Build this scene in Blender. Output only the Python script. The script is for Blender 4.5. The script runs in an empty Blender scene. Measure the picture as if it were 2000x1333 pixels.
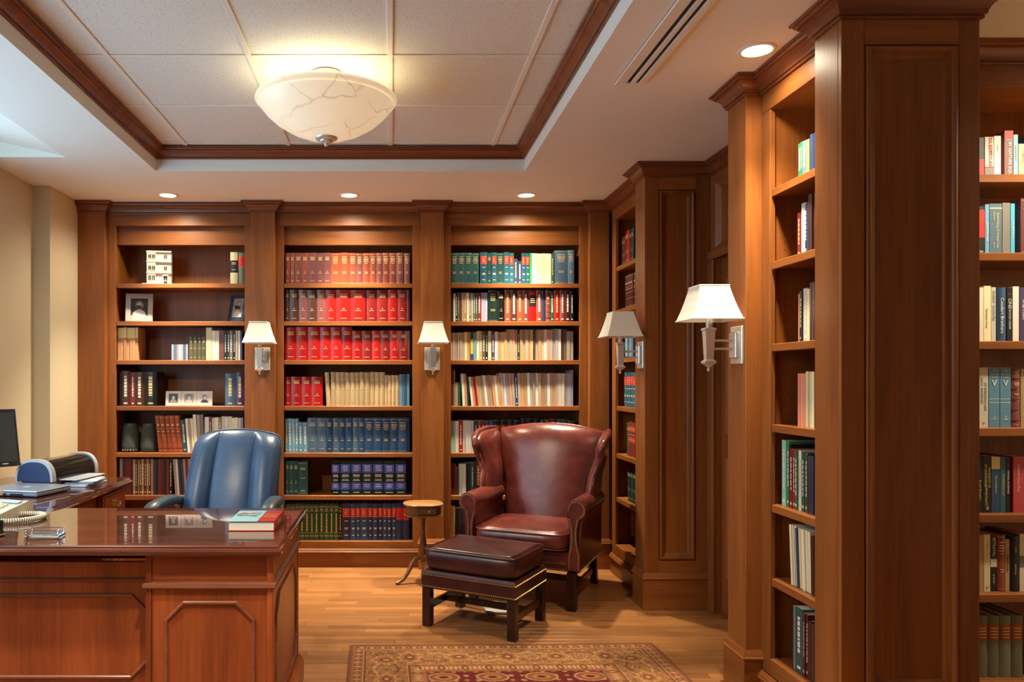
import bpy, bmesh, math, random
import numpy as np
from mathutils import Vector, Matrix
random.seed(7)
R = math.radians
SC = bpy.context.scene
COL = SC.collection

# ------------------------------------------------------------------ camera
cam = bpy.data.cameras.new('camera')
cam.sensor_width = 36.0
cam.sensor_fit = 'HORIZONTAL'
cam.lens = 36.0 * 1510 / 2000
cam.shift_x = (1000 - 766) / 2000
cam.shift_y = (742 - 666.5) / 2000
cam.clip_start = 0.05
CAM = bpy.data.objects.new('camera', cam)
CAM.location = (0, 0, 1.339)
CAM.rotation_euler = (R(90), 0, 0)
COL.objects.link(CAM)
SC.camera = CAM

# ------------------------------------------------------------------ sky, exposure
W = bpy.data.worlds.new('sky')
SC.world = W
W.use_nodes = True
bgn = W.node_tree.nodes['Background']
bgn.inputs[0].default_value = (0.52, 0.78, 1.0, 1)
bgn.inputs[1].default_value = 3.8
SC.view_settings.view_transform = 'Standard'
SC.view_settings.look = 'None'
SC.view_settings.gamma = 1
SC.view_settings.use_curve_mapping = False
SC.view_settings.exposure = 0.22
SC.cycles.use_denoising = True
SC.cycles.max_bounces = 10
SC.cycles.diffuse_bounces = 5
SC.cycles.glossy_bounces = 4
SC.cycles.transmission_bounces = 6
SC.cycles.caustics_reflective = False
SC.cycles.caustics_refractive = False
SC.cycles.sample_clamp_indirect = 6
DOWN_W = 330.0        # ceiling downlights
DOWN_FRONT_W = 200.0
BOWL_W = 3.2        # bulbs in the bowl lamp
WARM = (1.0, 0.87, 0.63)
# daylight enters through the window in the left wall: a portal marks the opening
pl = bpy.data.lights.new('window_portal', 'AREA')
pl.shape = 'RECTANGLE'; pl.size = 3.0; pl.size_y = 1.75
pl.cycles.is_portal = True
PO = bpy.data.objects.new('window_portal', pl)
PO.location = (-2.45, 2.7, 1.72)
PO.rotation_euler = (0, R(-90), 0)
PO.rotation_euler = Vector((1, 0, 0)).to_track_quat('-Z', 'Z').to_euler()
COL.objects.link(PO)

# ------------------------------------------------------------------ mesh helpers
class MB:
    def __init__(s):
        s.v = []; s.f = []
    def add(s, vs, fs):
        o = len(s.v)
        s.v += [tuple(p) for p in vs]
        s.f += [tuple(i + o for i in f) for f in fs]
        return s
    def box(s, x0, x1, y0, y1, z0, z1, c=0.0):
        lo = (min(x0, x1), min(y0, y1), min(z0, z1)); hi = (max(x0, x1), max(y0, y1), max(z0, z1))
        if c <= 0:
            vs = [(x, y, z) for x in (lo[0], hi[0]) for y in (lo[1], hi[1]) for z in (lo[2], hi[2])]
            return s.add(vs, [(0, 1, 3, 2), (4, 6, 7, 5), (0, 4, 5, 1), (2, 3, 7, 6), (0, 2, 6, 4), (1, 5, 7, 3)])
        c = min(c, *[(hi[i] - lo[i]) * 0.45 for i in range(3)])
        idx = {}; vs = []
        for sx in (0, 1):
            for sy in (0, 1):
                for sz in (0, 1):
                    sg = (sx, sy, sz)
                    for a in range(3):
                        p = []
                        for k in range(3):
                            e = hi[k] if sg[k] else lo[k]
                            if k != a: e += -c if sg[k] else c
                            p.append(e)
                        idx[(sg, a)] = len(vs); vs.append(tuple(p))
        fs = []
        for a in range(3):
            b, d = [k for k in range(3) if k != a]
            for sa in (0, 1):
                q = []
                for sb, sd in ((0, 0), (1, 0), (1, 1), (0, 1)):
                    sg = [0, 0, 0]; sg[a] = sa; sg[b] = sb; sg[d] = sd
                    q.append(idx[(tuple(sg), a)])
                fs.append(q)
        for a in range(3):
            for b in range(a + 1, 3):
                d = 3 - a - b
                for sa in (0, 1):
                    for sb in (0, 1):
                        g0 = [0, 0, 0]; g0[a] = sa; g0[b] = sb
                        g1 = list(g0); g1[d] = 1
                        fs.append([idx[(tuple(g0), a)], idx[(tuple(g1), a)], idx[(tuple(g1), b)], idx[(tuple(g0), b)]])
        for sx in (0, 1):
            for sy in (0, 1):
                for sz in (0, 1):
                    fs.append([idx[((sx, sy, sz), a)] for a in range(3)])
        cx = [(lo[i] + hi[i]) / 2 for i in range(3)]
        out = []
        for f in fs:
            P = [Vector(vs[i]) for i in f]
            n = (P[1] - P[0]).cross(P[2] - P[0])
            m = sum(P, Vector()) / len(P) - Vector(cx)
            out.append(tuple(f) if n.dot(m) > 0 else tuple(reversed(f)))
        return s.add(vs, out)
    def prism(s, poly, axis, a, b):
        n = len(poly)
        def mk(p, t):
            return {'x': (t, p[0], p[1]), 'y': (p[0], t, p[1]), 'z': (p[0], p[1], t)}[axis]
        vs = [mk(p, a) for p in poly] + [mk(p, b) for p in poly]
        fs = [(i, (i + 1) % n, n + (i + 1) % n, n + i) for i in range(n)]
        fs += [tuple(range(n - 1, -1, -1)), tuple(range(n, 2 * n))]
        return s.add(vs, fs)
    def loft(s, rings, cap0=True, cap1=True, closed=True):
        n = len(rings[0]); vs = [p for r in rings for p in r]; fs = []
        m = n if closed else n - 1
        for k in range(len(rings) - 1):
            for i in range(m):
                j = (i + 1) % n
                fs.append((k * n + i, k * n + j, (k + 1) * n + j, (k + 1) * n + i))
        if cap0: fs.append(tuple(range(n - 1, -1, -1)))
        if cap1: fs.append(tuple(range((len(rings) - 1) * n, len(rings) * n)))
        return s.add(vs, fs)
    def lathe(s, prof, n=24, c=(0, 0, 0), cap0=True, cap1=True, axis='z'):
        rings = []
        for r, z in prof:
            ring = []
            for i in range(n):
                t = 2 * math.pi * i / n
                a, b = r * math.cos(t), r * math.sin(t)
                p = {'z': (a, b, z), 'y': (a, z, b), 'x': (z, a, b)}[axis]
                ring.append((p[0] + c[0], p[1] + c[1], p[2] + c[2]))
            rings.append(ring)
        return s.loft(rings, cap0, cap1)
    def tube(s, path, r, n=8, closed=False):
        P = [Vector(p) for p in path]; rr = r if isinstance(r, (list, tuple)) else [r] * len(P)
        rings = []; up = None
        for i, p in enumerate(P):
            if closed: t = (P[(i + 1) % len(P)] - P[i - 1])
            else: t = (P[min(i + 1, len(P) - 1)] - P[max(i - 1, 0)])
            t.normalize()
            if up is None:
                up = Vector((0, 0, 1)) if abs(t.z) < 0.9 else Vector((1, 0, 0))
            up = (up - t * up.dot(t)); up.normalize()
            sd = t.cross(up)
            rings.append([tuple(p + (up * math.cos(2 * math.pi * k / n) + sd * math.sin(2 * math.pi * k / n)) * rr[i]) for k in range(n)])
        if closed: rings.append(rings[0])
        return s.loft(rings, not closed, not closed)
    def sweep(s, path, prof, closed=False, mapf=None, caps=True):
        # path: 2D points; prof: closed polygon of (out, h); out is to the right of travel
        mapf = mapf or (lambda a, b, h: (a, b, h))
        P = [Vector((p[0], p[1])) for p in path]; n = len(P); rings = []
        def nrm(a, b):
            d = (b - a).normalized(); return Vector((d.y, -d.x))
        for i in range(n):
            if closed: n1, n2 = nrm(P[i - 1], P[i]), nrm(P[i], P[(i + 1) % n])
            else:
                n1 = nrm(P[i - 1], P[i]) if i else nrm(P[0], P[1])
                n2 = nrm(P[i], P[i + 1]) if i < n - 1 else n1
            m = (n1 + n2) / (1 + n1.dot(n2))
            rings.append([mapf(P[i].x + m.x * o, P[i].y + m.y * o, h) for o, h in prof])
        if closed: rings.append(rings[0])
        return s.loft(rings, caps and not closed, caps and not closed)
    def stack(s, x0, x1, y0, y1, prof):
        # rectangle rings: prof = [(inset, z) ...]
        return s.loft([[(x0 + i, y0 + i, z), (x1 - i, y0 + i, z), (x1 - i, y1 - i, z), (x0 + i, y1 - i, z)] for i, z in prof])
    def xf(s, M):
        s.v = [tuple(M @ Vector(p)) for p in s.v]; return s
    def merge(s, o):
        return s.add(o.v, o.f)
    def mesh(s, name, mat, smooth=None, fix=True):
        me = bpy.data.meshes.new(name)
        me.from_pydata(s.v, [], s.f)
        if fix:
            bm = bmesh.new(); bm.from_mesh(me)
            bmesh.ops.recalc_face_normals(bm, faces=bm.faces)
            bm.to_mesh(me); bm.free()
        if smooth is not None:
            me.shade_smooth()
            if smooth < 180: me.set_sharp_from_angle(angle=R(smooth))
        if mat: me.materials.append(mat)
        return me
    def build(s, name, mat, parent=None, smooth=None, fix=True, loc=None, rot=None):
        return link(name, s.mesh(name, mat, smooth, fix), parent, loc, rot)

def link(name, me, parent=None, loc=None, rot=None):
    o = bpy.data.objects.new(name, me)
    COL.objects.link(o)
    if parent: o.parent = parent
    if loc: o.location = loc
    if rot: o.rotation_euler = rot
    return o

def bx(*a, c=0.0):
    return MB().box(*a, c=c)

def tag(o, label=None, cat=None, group=None, kind=None):
    if label: o['label'] = label
    if cat: o['category'] = cat
    if group: o['group'] = group
    if kind: o['kind'] = kind
    return o

def thing(name, label, cat, loc=(0, 0, 0), rotz=0.0, group=None):
    o = bpy.data.objects.new(name, None)
    o.empty_display_size = 0.05
    COL.objects.link(o)
    o.location = loc; o.rotation_euler = (0, 0, rotz)
    return tag(o, label, cat, group)

def copy_tree(o, parent=None):
    c = o.copy(); COL.objects.link(c); c.parent = parent
    for ch in list(o.children): copy_tree(ch, c)
    return c

def text_mesh(body, size, mat, depth=0.0002):
    cu = bpy.data.curves.new('lettering', 'FONT')
    cu.body = body; cu.size = size; cu.extrude = depth; cu.resolution_u = 2
    cu.align_x = 'CENTER'; cu.align_y = 'CENTER'
    ob = bpy.data.objects.new('lettering', cu)
    me = bpy.data.meshes.new_from_object(ob)
    bpy.data.objects.remove(ob); bpy.data.curves.remove(cu)
    me.materials.clear(); me.materials.append(mat)
    return me

# ------------------------------------------------------------------ materials
_M = {}
def lin(r, g, b):
    f = lambda c: (c / 255 / 12.92) if c <= 10 else ((c / 255 + 0.055) / 1.055) ** 2.4
    return (f(r), f(g), f(b))

def mat(name, col, rough=0.5, metal=0.0, spec=0.5, coat=0.0, coat_r=0.1, bump=0.0, bscale=200, emit=None, estr=0.0, var=0.0, sheen=0.0):
    if name in _M: return _M[name]
    m = bpy.data.materials.new(name); m.use_nodes = True; _M[name] = m
    nt = m.node_tree; b = nt.nodes['Principled BSDF']
    b.inputs['Base Color'].default_value = (*col, 1)
    b.inputs['Roughness'].default_value = rough
    b.inputs['Metallic'].default_value = metal
    b.inputs['Specular IOR Level'].default_value = spec
    b.inputs['Coat Weight'].default_value = coat
    b.inputs['Coat Roughness'].default_value = coat_r
    b.inputs['Sheen Weight'].default_value = sheen
    if emit:
        b.inputs['Emission Color'].default_value = (*emit, 1)
        b.inputs['Emission Strength'].default_value = estr
    tc = nt.nodes.new('ShaderNodeTexCoord')
    if var > 0:
        nz = nt.nodes.new('ShaderNodeTexNoise'); nz.inputs['Scale'].default_value = 9; nz.inputs['Detail'].default_value = 5
        nt.links.new(tc.outputs['Object'], nz.inputs['Vector'])
        mx = nt.nodes.new('ShaderNodeMix'); mx.data_type = 'RGBA'
        mx.inputs[6].default_value = (*[c * (1 - var) for c in col], 1)
        mx.inputs[7].default_value = (*[min(1, c * (1 + var)) for c in col], 1)
        nt.links.new(nz.outputs['Fac'], mx.inputs[0])
        nt.links.new(mx.outputs[2], b.inputs['Base Color'])
    if bump > 0:
        nz = nt.nodes.new('ShaderNodeTexNoise'); nz.inputs['Scale'].default_value = bscale; nz.inputs['Detail'].default_value = 3
        nt.links.new(tc.outputs['Object'], nz.inputs['Vector'])
        bp = nt.nodes.new('ShaderNodeBump'); bp.inputs['Strength'].default_value = bump; bp.inputs['Distance'].default_value = 0.004
        nt.links.new(nz.outputs['Fac'], bp.inputs['Height'])
        nt.links.new(bp.outputs['Normal'], b.inputs['Normal'])
    return m

def wood(name, axis, dark, light, rough=0.35, across=9.0, along=0.8, coat=0.0, island=False, fine=0.35, rnd=0.25, coat_r=0.08, spec=0.5):
    if name in _M: return _M[name]
    m = bpy.data.materials.new(name); m.use_nodes = True; _M[name] = m
    nt = m.node_tree; N = nt.nodes; L = nt.links; b = N['Principled BSDF']
    tc = N.new('ShaderNodeTexCoord'); oi = N.new('ShaderNodeObjectInfo')
    add = N.new('ShaderNodeVectorMath'); add.operation = 'ADD'
    mul = N.new('ShaderNodeVectorMath'); mul.operation = 'SCALE'; mul.inputs[0].default_value = (7.3, 5.1, 9.7)
    L.new(oi.outputs['Random'], mul.inputs['Scale'])
    L.new(tc.outputs['Object'], add.inputs[0]); L.new(mul.outputs[0], add.inputs[1])
    src = add.outputs[0]
    rn = oi.outputs['Random']
    if island:
        ge = N.new('ShaderNodeNewGeometry')
        m2 = N.new('ShaderNodeVectorMath'); m2.operation = 'SCALE'; m2.inputs[0].default_value = (3.7, 8.3, 2.9)
        L.new(ge.outputs['Random Per Island'], m2.inputs['Scale'])
        a2 = N.new('ShaderNodeVectorMath'); a2.operation = 'ADD'
        L.new(src, a2.inputs[0]); L.new(m2.outputs[0], a2.inputs[1]); src = a2.outputs[0]
        sm = N.new('ShaderNodeMath'); sm.operation = 'ADD'
        L.new(rn, sm.inputs[0]); L.new(ge.outputs['Random Per Island'], sm.inputs[1])
        fr = N.new('ShaderNodeMath'); fr.operation = 'FRACT'; L.new(sm.outputs[0], fr.inputs[0]); rn = fr.outputs[0]
    def nz(ac, al, det, dist):
        mp = N.new('ShaderNodeMapping')
        sc = [ac, ac, ac]; sc['xyz'.index(axis)] = al
        mp.inputs['Scale'].default_value = sc
        L.new(src, mp.inputs['Vector'])
        t = N.new('ShaderNodeTexNoise'); t.inputs['Scale'].default_value = 1; t.inputs['Detail'].default_value = det
        t.inputs['Distortion'].default_value = dist
        L.new(mp.outputs[0], t.inputs['Vector']); return t
    a = nz(across, along, 5, 0.8); f = nz(across * 14, along * 5, 3, 0.2)
    mx = N.new('ShaderNodeMix'); mx.data_type = 'FLOAT'; mx.inputs[0].default_value = fine
    L.new(a.outputs['Fac'], mx.inputs[2]); L.new(f.outputs['Fac'], mx.inputs[3])
    cr = N.new('ShaderNodeValToRGB')
    cr.color_ramp.elements[0].position = 0.34; cr.color_ramp.elements[0].color = (*dark, 1)
    cr.color_ramp.elements[1].position = 0.66; cr.color_ramp.elements[1].color = (*light, 1)
    L.new(mx.outputs[0], cr.inputs[0])
    hs = N.new('ShaderNodeHueSaturation')
    mr = N.new('ShaderNodeMapRange'); mr.inputs[3].default_value = 1 - rnd; mr.inputs[4].default_value = 1 + rnd
    L.new(rn, mr.inputs[0]); L.new(mr.outputs[0], hs.inputs['Value']); L.new(cr.outputs[0], hs.inputs['Color'])
    L.new(hs.outputs[0], b.inputs['Base Color'])
    b.inputs['Roughness'].default_value = rough
    b.inputs['Specular IOR Level'].default_value = spec
    b.inputs['Coat Weight'].default_value = coat; b.inputs['Coat Roughness'].default_value = coat_r
    if coat: b.inputs['Coat IOR'].default_value = 1.65
    bp = N.new('ShaderNodeBump'); bp.inputs['Strength'].default_value = 0.05; bp.inputs['Distance'].default_value = 0.002
    L.new(f.outputs['Fac'], bp.inputs['Height']); L.new(bp.outputs[0], b.inputs['Normal'])
    return m

CD, CL = (0.168, 0.0495, 0.0108), (0.305, 0.102, 0.0222)
WX = wood('cherry_x', 'x', CD, CL, rough=0.38, rnd=0.08, spec=0.35)
WY = wood('cherry_y', 'y', CD, CL, rough=0.38, rnd=0.08, spec=0.35)
WZ = wood('cherry_z', 'z', CD, CL, rough=0.38, rnd=0.08, spec=0.35)
DD, DL = (0.17, 0.034, 0.011), (0.42, 0.098, 0.028)
DX = wood('mahogany_x', 'x', DD, DL, rough=0.3, rnd=0.05)
DY = wood('mahogany_y', 'y', DD, DL, rough=0.3, rnd=0.05)
DZ = wood('mahogany_z', 'z', DD, DL, rough=0.3, across=5, rnd=0.05)
CRW = wood('crown_wood', 'x', (0.115, 0.030, 0.010), (0.25, 0.070, 0.021), rough=0.3, rnd=0.05)
DT = wood('mahogany_top', 'x', (0.040, 0.008, 0.004), (0.125, 0.025, 0.011), rough=0.35, coat=1.0, coat_r=0.015, rnd=0.0, spec=0.15)
DARKLEG = wood('dark_leg_wood', 'z', (0.018, 0.006, 0.004), (0.05, 0.014, 0.009), rough=0.25, rnd=0.1)
FLOOR = wood('oak_strip', 'x', (0.25, 0.098, 0.031), (0.43, 0.187, 0.064), rough=0.28, across=18, along=1.0, island=True, rnd=0.2, fine=0.55)
TABLEW = wood('table_walnut', 'z', (0.10, 0.04, 0.012), (0.20, 0.085, 0.028), rough=0.3)
PAINT = mat('cream_wall_paint', (0.64, 0.56, 0.39), 0.85, bump=0.05, bscale=300)
CEILP = mat('ceiling_paint', (0.82, 0.83, 0.77), 0.9, bump=0.03, bscale=300)
TRIMW = mat('white_enamel', (0.82, 0.80, 0.72), 0.4)
STEEL = mat('brushed_nickel', (0.76, 0.76, 0.71), 0.30, metal=0.55)
BRASS = mat('aged_brass', (0.62, 0.46, 0.20), 0.3, metal=0.75)
SHADE = mat('cream_linen_shade', (0.86, 0.80, 0.66), 0.8, bump=0.1, bscale=900)
BLACK = mat('black_plastic', (0.012, 0.012, 0.013), 0.35)
PAGES = mat('page_paper', (0.72, 0.66, 0.52), 0.9)
GILT = mat('gilt_lettering', (0.72, 0.52, 0.22), 0.4, metal=0.25)
WHITE = mat('white_lettering', (0.75, 0.73, 0.68), 0.6)

# ------------------------------------------------------------------ room shell
ZS, ZT = 2.5965, 2.740          # soffit and raised tile ceiling
TX0, TX1, TY0, TY1 = -1.4227, 0.798, 2.40, 4.66
def struct(name, mb, m, smooth=None):
    return tag(mb.build(name, m, None, smooth), kind='structure')

ce = MB()
H = 2.86
ce.box(-2.5, 3.45, TY1, 5.95, ZS, H)
ce.box(-1.847, 3.45, -2.65, TY0, ZS, H)
ce.box(-2.5, -1.847, -2.65, 0.9, ZS, H)
ce.box(TX1, 3.45, TY0, TY1, ZS, H)
ce.box(-1.847, TX0, TY0, TY1, ZS, H)
ce.box(-2.5, -1.847, 4.365, TY1, ZS, H)
ce.box(TX0, TX1, TY0, TY1, ZT + 0.012, H)
ce.prism([(-1.847, ZS + 0.004), (-2.5, ZS + 0.150), (-2.5, H), (-1.847, H)], 'y', 0.9, 4.365)
ceiling = struct('ceiling', ce, CEILP)

# acoustic tiles in a metal grid
def tile_mat():
    m = mat('acoustic_tile', (0.78, 0.785, 0.72), 0.95)
    nt = m.node_tree; N = nt.nodes; L = nt.links; b = N['Principled BSDF']
    tc = N.new('ShaderNodeTexCoord')
    v = N.new('ShaderNodeTexNoise'); v.inputs['Scale'].default_value = 165; v.inputs['Detail'].default_value = 2
    L.new(tc.outputs['Object'], v.inputs['Vector'])
    cr = N.new('ShaderNodeValToRGB')
    cr.color_ramp.elements[0].position = 0.33; cr.color_ramp.elements[0].color = (0.42, 0.39, 0.33, 1)
    cr.color_ramp.elements[1].position = 0.40; cr.color_ramp.elements[1].color = (0.78, 0.785, 0.72, 1)
    L.new(v.outputs['Fac'], cr.inputs[0]); L.new(cr.outputs[0], b.inputs['Base Color'])
    bp = N.new('ShaderNodeBump'); bp.inputs['Strength'].default_value = 0.4; bp.inputs['Distance'].default_value = 0.003
    L.new(cr.outputs[0], bp.inputs['Height']); L.new(bp.outputs[0], b.inputs['Normal'])
    return m
TILE = tile_mat()
gx = [TX0 + 0.002] + [-1.228 + 0.6096 * k for k in range(4)] + [TX1 - 0.002]
gy = [TY0 + 0.002] + [4.5506 - 0.6096 * k for k in range(3, -1, -1)] + [TY1 - 0.002]
for i in range(len(gx) - 1):
    for j in range(len(gy) - 1):
        bx(gx[i] + 0.004, gx[i + 1] - 0.004, gy[j] + 0.004, gy[j + 1] - 0.004, ZT - 0.001, ZT + 0.0115, c=0.003).build('ceiling_tile', TILE, ceiling)
for x in gx[1:-1]:
    bx(x - 0.012, x + 0.012, TY0 + 0.002, TY1 - 0.002, ZT - 0.007, ZT - 0.0015, c=0.001).build('grid_bar', TRIMW, ceiling)
for y in gy[1:-1]:
    for i in range(len(gx) - 1):
        bx(gx[i] + 0.0125, gx[i + 1] - 0.0125, y - 0.008, y + 0.008, ZT - 0.006, ZT - 0.0015, c=0.001).build('grid_bar', TRIMW, ceiling)

CROWN = [(0, -0.082), (0.008, -0.082), (0.010, -0.076), (0.008, -0.070), (0.015, -0.068), (0.017, -0.058), (0.022, -0.046), (0.031, -0.034), (0.041, -0.029), (0.040, -0.023), (0.048, -0.021), (0.051, -0.012), (0.050, -0.010), (0.060, -0.009), (0.060, -0.001), (0, -0.001)]
tr = MB().sweep([(TX0 + 0.001, TY1 - 0.001), (TX1 - 0.001, TY1 - 0.001), (TX1 - 0.001, TY0 + 0.001), (TX0 + 0.001, TY0 + 0.001)],
                [(o, ZT - 0.0075 + h * 0.80) for o, h in CROWN], closed=True)
struct('trim_1', tr, CRW, 30)

# walls
wl = MB()
wl.box(-2.45, -2.33, -2.65, 1.2, 0, ZS - 0.001)
wl.box(-2.45, -2.33, 4.2, 5.95, 0, ZS - 0.001)
wl.box(-2.45, -2.33, 1.2, 4.2, 0, 0.85)
wl.box(-2.4, -2.222, 5.02, 5.95, 0, ZS - 0.001)
struct('wall_left', wl, PAINT)
struct('wall_back', bx(-2.5, 3.45, 5.87, 5.95, 0, ZS - 0.001), PAINT)
struct('wall_rear', bx(-2.5, 3.45, -2.65, -2.55, 0, ZS - 0.001), WZ)
struct('wall_right', bx(3.35, 3.45, -2.55, 5.87, 0, ZS - 0.001), PAINT)
struct('wall_alcove', bx(1.93, 3.35, 3.24, 3.34, 0, ZS - 0.001), PAINT)

# window in the left wall
def glass_pane():
    m = bpy.data.materials.new('window_glass'); m.use_nodes = True; nt = m.node_tree; N = nt.nodes; L = nt.links
    for n in list(N):
        if n.type != 'OUTPUT_MATERIAL': N.remove(n)
    t = N.new('ShaderNodeBsdfTransparent'); g = N.new('ShaderNodeBsdfGlossy'); g.inputs['Roughness'].default_value = 0.02
    mx = N.new('ShaderNodeMixShader'); mx.inputs[0].default_value = 0.07
    L.new(t.outputs[0], mx.inputs[1]); L.new(g.outputs[0], mx.inputs[2])
    L.new(mx.outputs[0], [n for n in N if n.type == 'OUTPUT_MATERIAL'][0].inputs[0])
    return m
GLASS = glass_pane()
wf = MB()
wf.box(-2.44, -2.34, 1.2, 1.26, 0.85, 2.69, c=0.004); wf.box(-2.44, -2.34, 4.14, 4.2, 0.85, 2.69, c=0.004)
wf.box(-2.44, -2.34, 1.26, 4.14, 0.85, 0.91, c=0.004); wf.box(-2.44, -2.34, 1.26, 4.14, 2.56, 2.69, c=0.004)
win = struct('window_1', wf, TRIMW)
for y in (2.22, 3.18):
    bx(-2.42, -2.36, y - 0.02, y + 0.02, 0.91, 2.56, c=0.003).build('mullion', TRIMW, win)
for y0, y1 in ((1.26, 2.2), (2.24, 3.16), (3.2, 4.14)):
    bx(-2.393, -2.389, y0, y1, 0.91, 2.56).build('pane', GLASS, win)
bx(-2.36, -2.26, 1.15, 4.25, 0.815, 0.85, c=0.005).build('window_sill', TRIMW, win)

# floor: strips of oak running across the room
fl = struct('floor', bx(-2.45, 3.4, -2.6, 5.9, -0.06, -0.012), mat('subfloor', (0.2, 0.1, 0.05), 0.9))
rng = random.Random(3)
PW = 0.057
far_planks = MB()
cache = {}
y = 5.86
while y > -2.5:
    x = -2.33 - rng.random() * 0.8
    while x < 3.35:
        Ln = rng.choice([0.5, 0.7, 0.9, 1.1, 1.3])
        a, b = max(x, -2.33), min(x + Ln, 3.35)
        if b - a > 0.02:
            if b > -0.62 and a < 1.88 and y > 3.30 and y < 5.52:
                key = round(b - a, 3)
                if key not in cache:
                    cache[key] = bx(0.0004, key - 0.0004, -PW + 0.0004, -0.0004, -0.0118, 0, c=0.0011).mesh('plank', FLOOR, fix=False)
                link('plank', cache[key], fl, loc=(a, y, 0))
            else:
                far_planks.box(a + 0.0004, b - 0.0004, y - PW + 0.0004, y - 0.0004, -0.0118, 0, c=0.0012)
        x += Ln
    y -= PW
tag(far_planks.build('plank_field', FLOOR, fl, fix=False), kind='stuff')

# ------------------------------------------------------------------ bookcases
BF, PF = 5.52, 5.46            # face of back cases, face of back pilasters
RF, RP = 1.535, 1.47           # the same along the right side
SH_B = [2.026, 1.7557, 1.478, 1.149, 0.8144, 0.5092, 0.1838]
SH_R = [2.112, 1.817, 1.484, 1.157, 0.832, 0.5315, 0.205]
FRZ = 2.4393
def crown(path, root, m):
    MB().sweep(path, [(o, ZS - 0.001 + h * 0.93) for o, h in CROWN]).build('crown_moulding', CRW, root, 30)
BASEP = [(0, 0.0), (0.020, 0.0), (0.020, 0.006), (0.016, 0.010), (0.014, 0.020), (0.006, 0.030), (0.004, 0.036), (0, 0.036)]

def case(root, w, depth, shelves, clear_l, clear_r, valance, recess, frz=FRZ, mx=WX, mz=WZ, base_z=0.137, my=WY, shelf_set=0.006):
    """bay in local axes: face on y=0 looking to -y, opening x 0..w"""
    bx(-clear_l, 0, 0, 0.022, base_z, frz, c=0.0015).build('stile', mz, root)
    bx(w, w + clear_r, 0, 0.022, base_z, frz, c=0.0015).build('stile', mz, root)
    bx(-clear_l, w + clear_r, 0, 0.022, frz + 0.0003, ZS - 0.002, c=0.0015).build('frieze', mx, root)
    if valance:
        bx(-recess, w + recess, 0.060, 0.080, valance, frz + 0.02, c=0.0015).build('valance', mx, root)
    bx(-recess - 0.018, -recess, 0.0225, depth, 0.02, frz + 0.04).build('side_panel', mz, root)
    bx(w + recess, w + recess + 0.018, 0.0225, depth, 0.02, frz + 0.04).build('side_panel', mz, root)
    bx(-recess, w + recess, depth - 0.012, depth, 0.02, frz + 0.04).build('back_panel', mz, root)
    bx(-recess, w + recess, 0.0225, depth - 0.0125, frz + 0.0005, frz + 0.02).build('top_panel', mx, root)
    for z in shelves[:-1]:
        mb = bx(0.0015, w - 0.0015, shelf_set, 0.0228, z - 0.031, z, c=0.002)
        mb.box(-recess + 0.001, w + recess - 0.001, 0.0228, depth - 0.013, z - 0.026, z)
        mb.build('shelf', mx, root)
    z = shelves[-1]
    mb = bx(-recess + 0.001, w + recess - 0.001, 0.0228, depth - 0.013, z - 0.02, z)
    mb.build('shelf', mx, root)
    bx(-0.0002, w + 0.0002, 0.0, 0.022, base_z + 0.0, z, c=0.0015).build('bottom_rail', mx, root)
    bx(-clear_l, w + clear_r, -0.012, 0.02, 0, base_z - 0.028, c=0.0015).build('plinth', mx, root)
    MB().sweep([(-clear_l, 0), (w + clear_r, 0)], [(o + 0.004, base_z - 0.030 + h * 0.85) for o, h in BASEP]).build('base_moulding', mx, root, 30)
    crown([(-clear_l, 0), (w + clear_r, 0)], root, mx)

BAYS = [(-1.974, 'tall cherry bookcase beside the cream wall, with photo frames on its shelves', 0.045, 0.045),
        (-0.775, 'tall cherry bookcase behind the desk holding rows of red and blue volumes', 0.050, 0.050),
        (0.419, 'tall cherry bookcase behind the red leather armchair', 0.045, 0.045)]
for x0, lab, a, b in BAYS:
    r = thing('bookcase', lab, 'bookcase', (x0, BF, 0), 0, 'built-in cherry bookcases')
    case(r, 0.92, 0.34, SH_B, 0.055 - 0.0005, 0.055 - 0.0005, 2.311, 0.012)
# right run: faces -x, local x runs towards the camera
r = thing('bookcase', 'narrow cherry bookcase in the corner between armchair and panelled column', 'bookcase', (RF, 5.316, 0), R(-90), 'built-in cherry bookcases')
case(r, 0.566, 0.33, SH_R, 0.08, 0.06, None, 0.05, mx=WX)
r = thing('bookcase', 'narrow cherry bookcase next to the large panelled column at right', 'bookcase', (RF, 3.141, 0), R(-90), 'built-in cherry bookcases')
case(r, 0.396, 0.33, SH_R, 0.07, 0.05, None, 0.012, mx=WX)
r = thing('bookcase', 'cherry bookcase at the right edge of the picture, behind the large column', 'bookcase', (2.03, 2.90, 0), 0, 'built-in cherry bookcases')
case(r, 0.92, 0.30, SH_R, 0.08, 0.08, None, 0.02)

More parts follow.
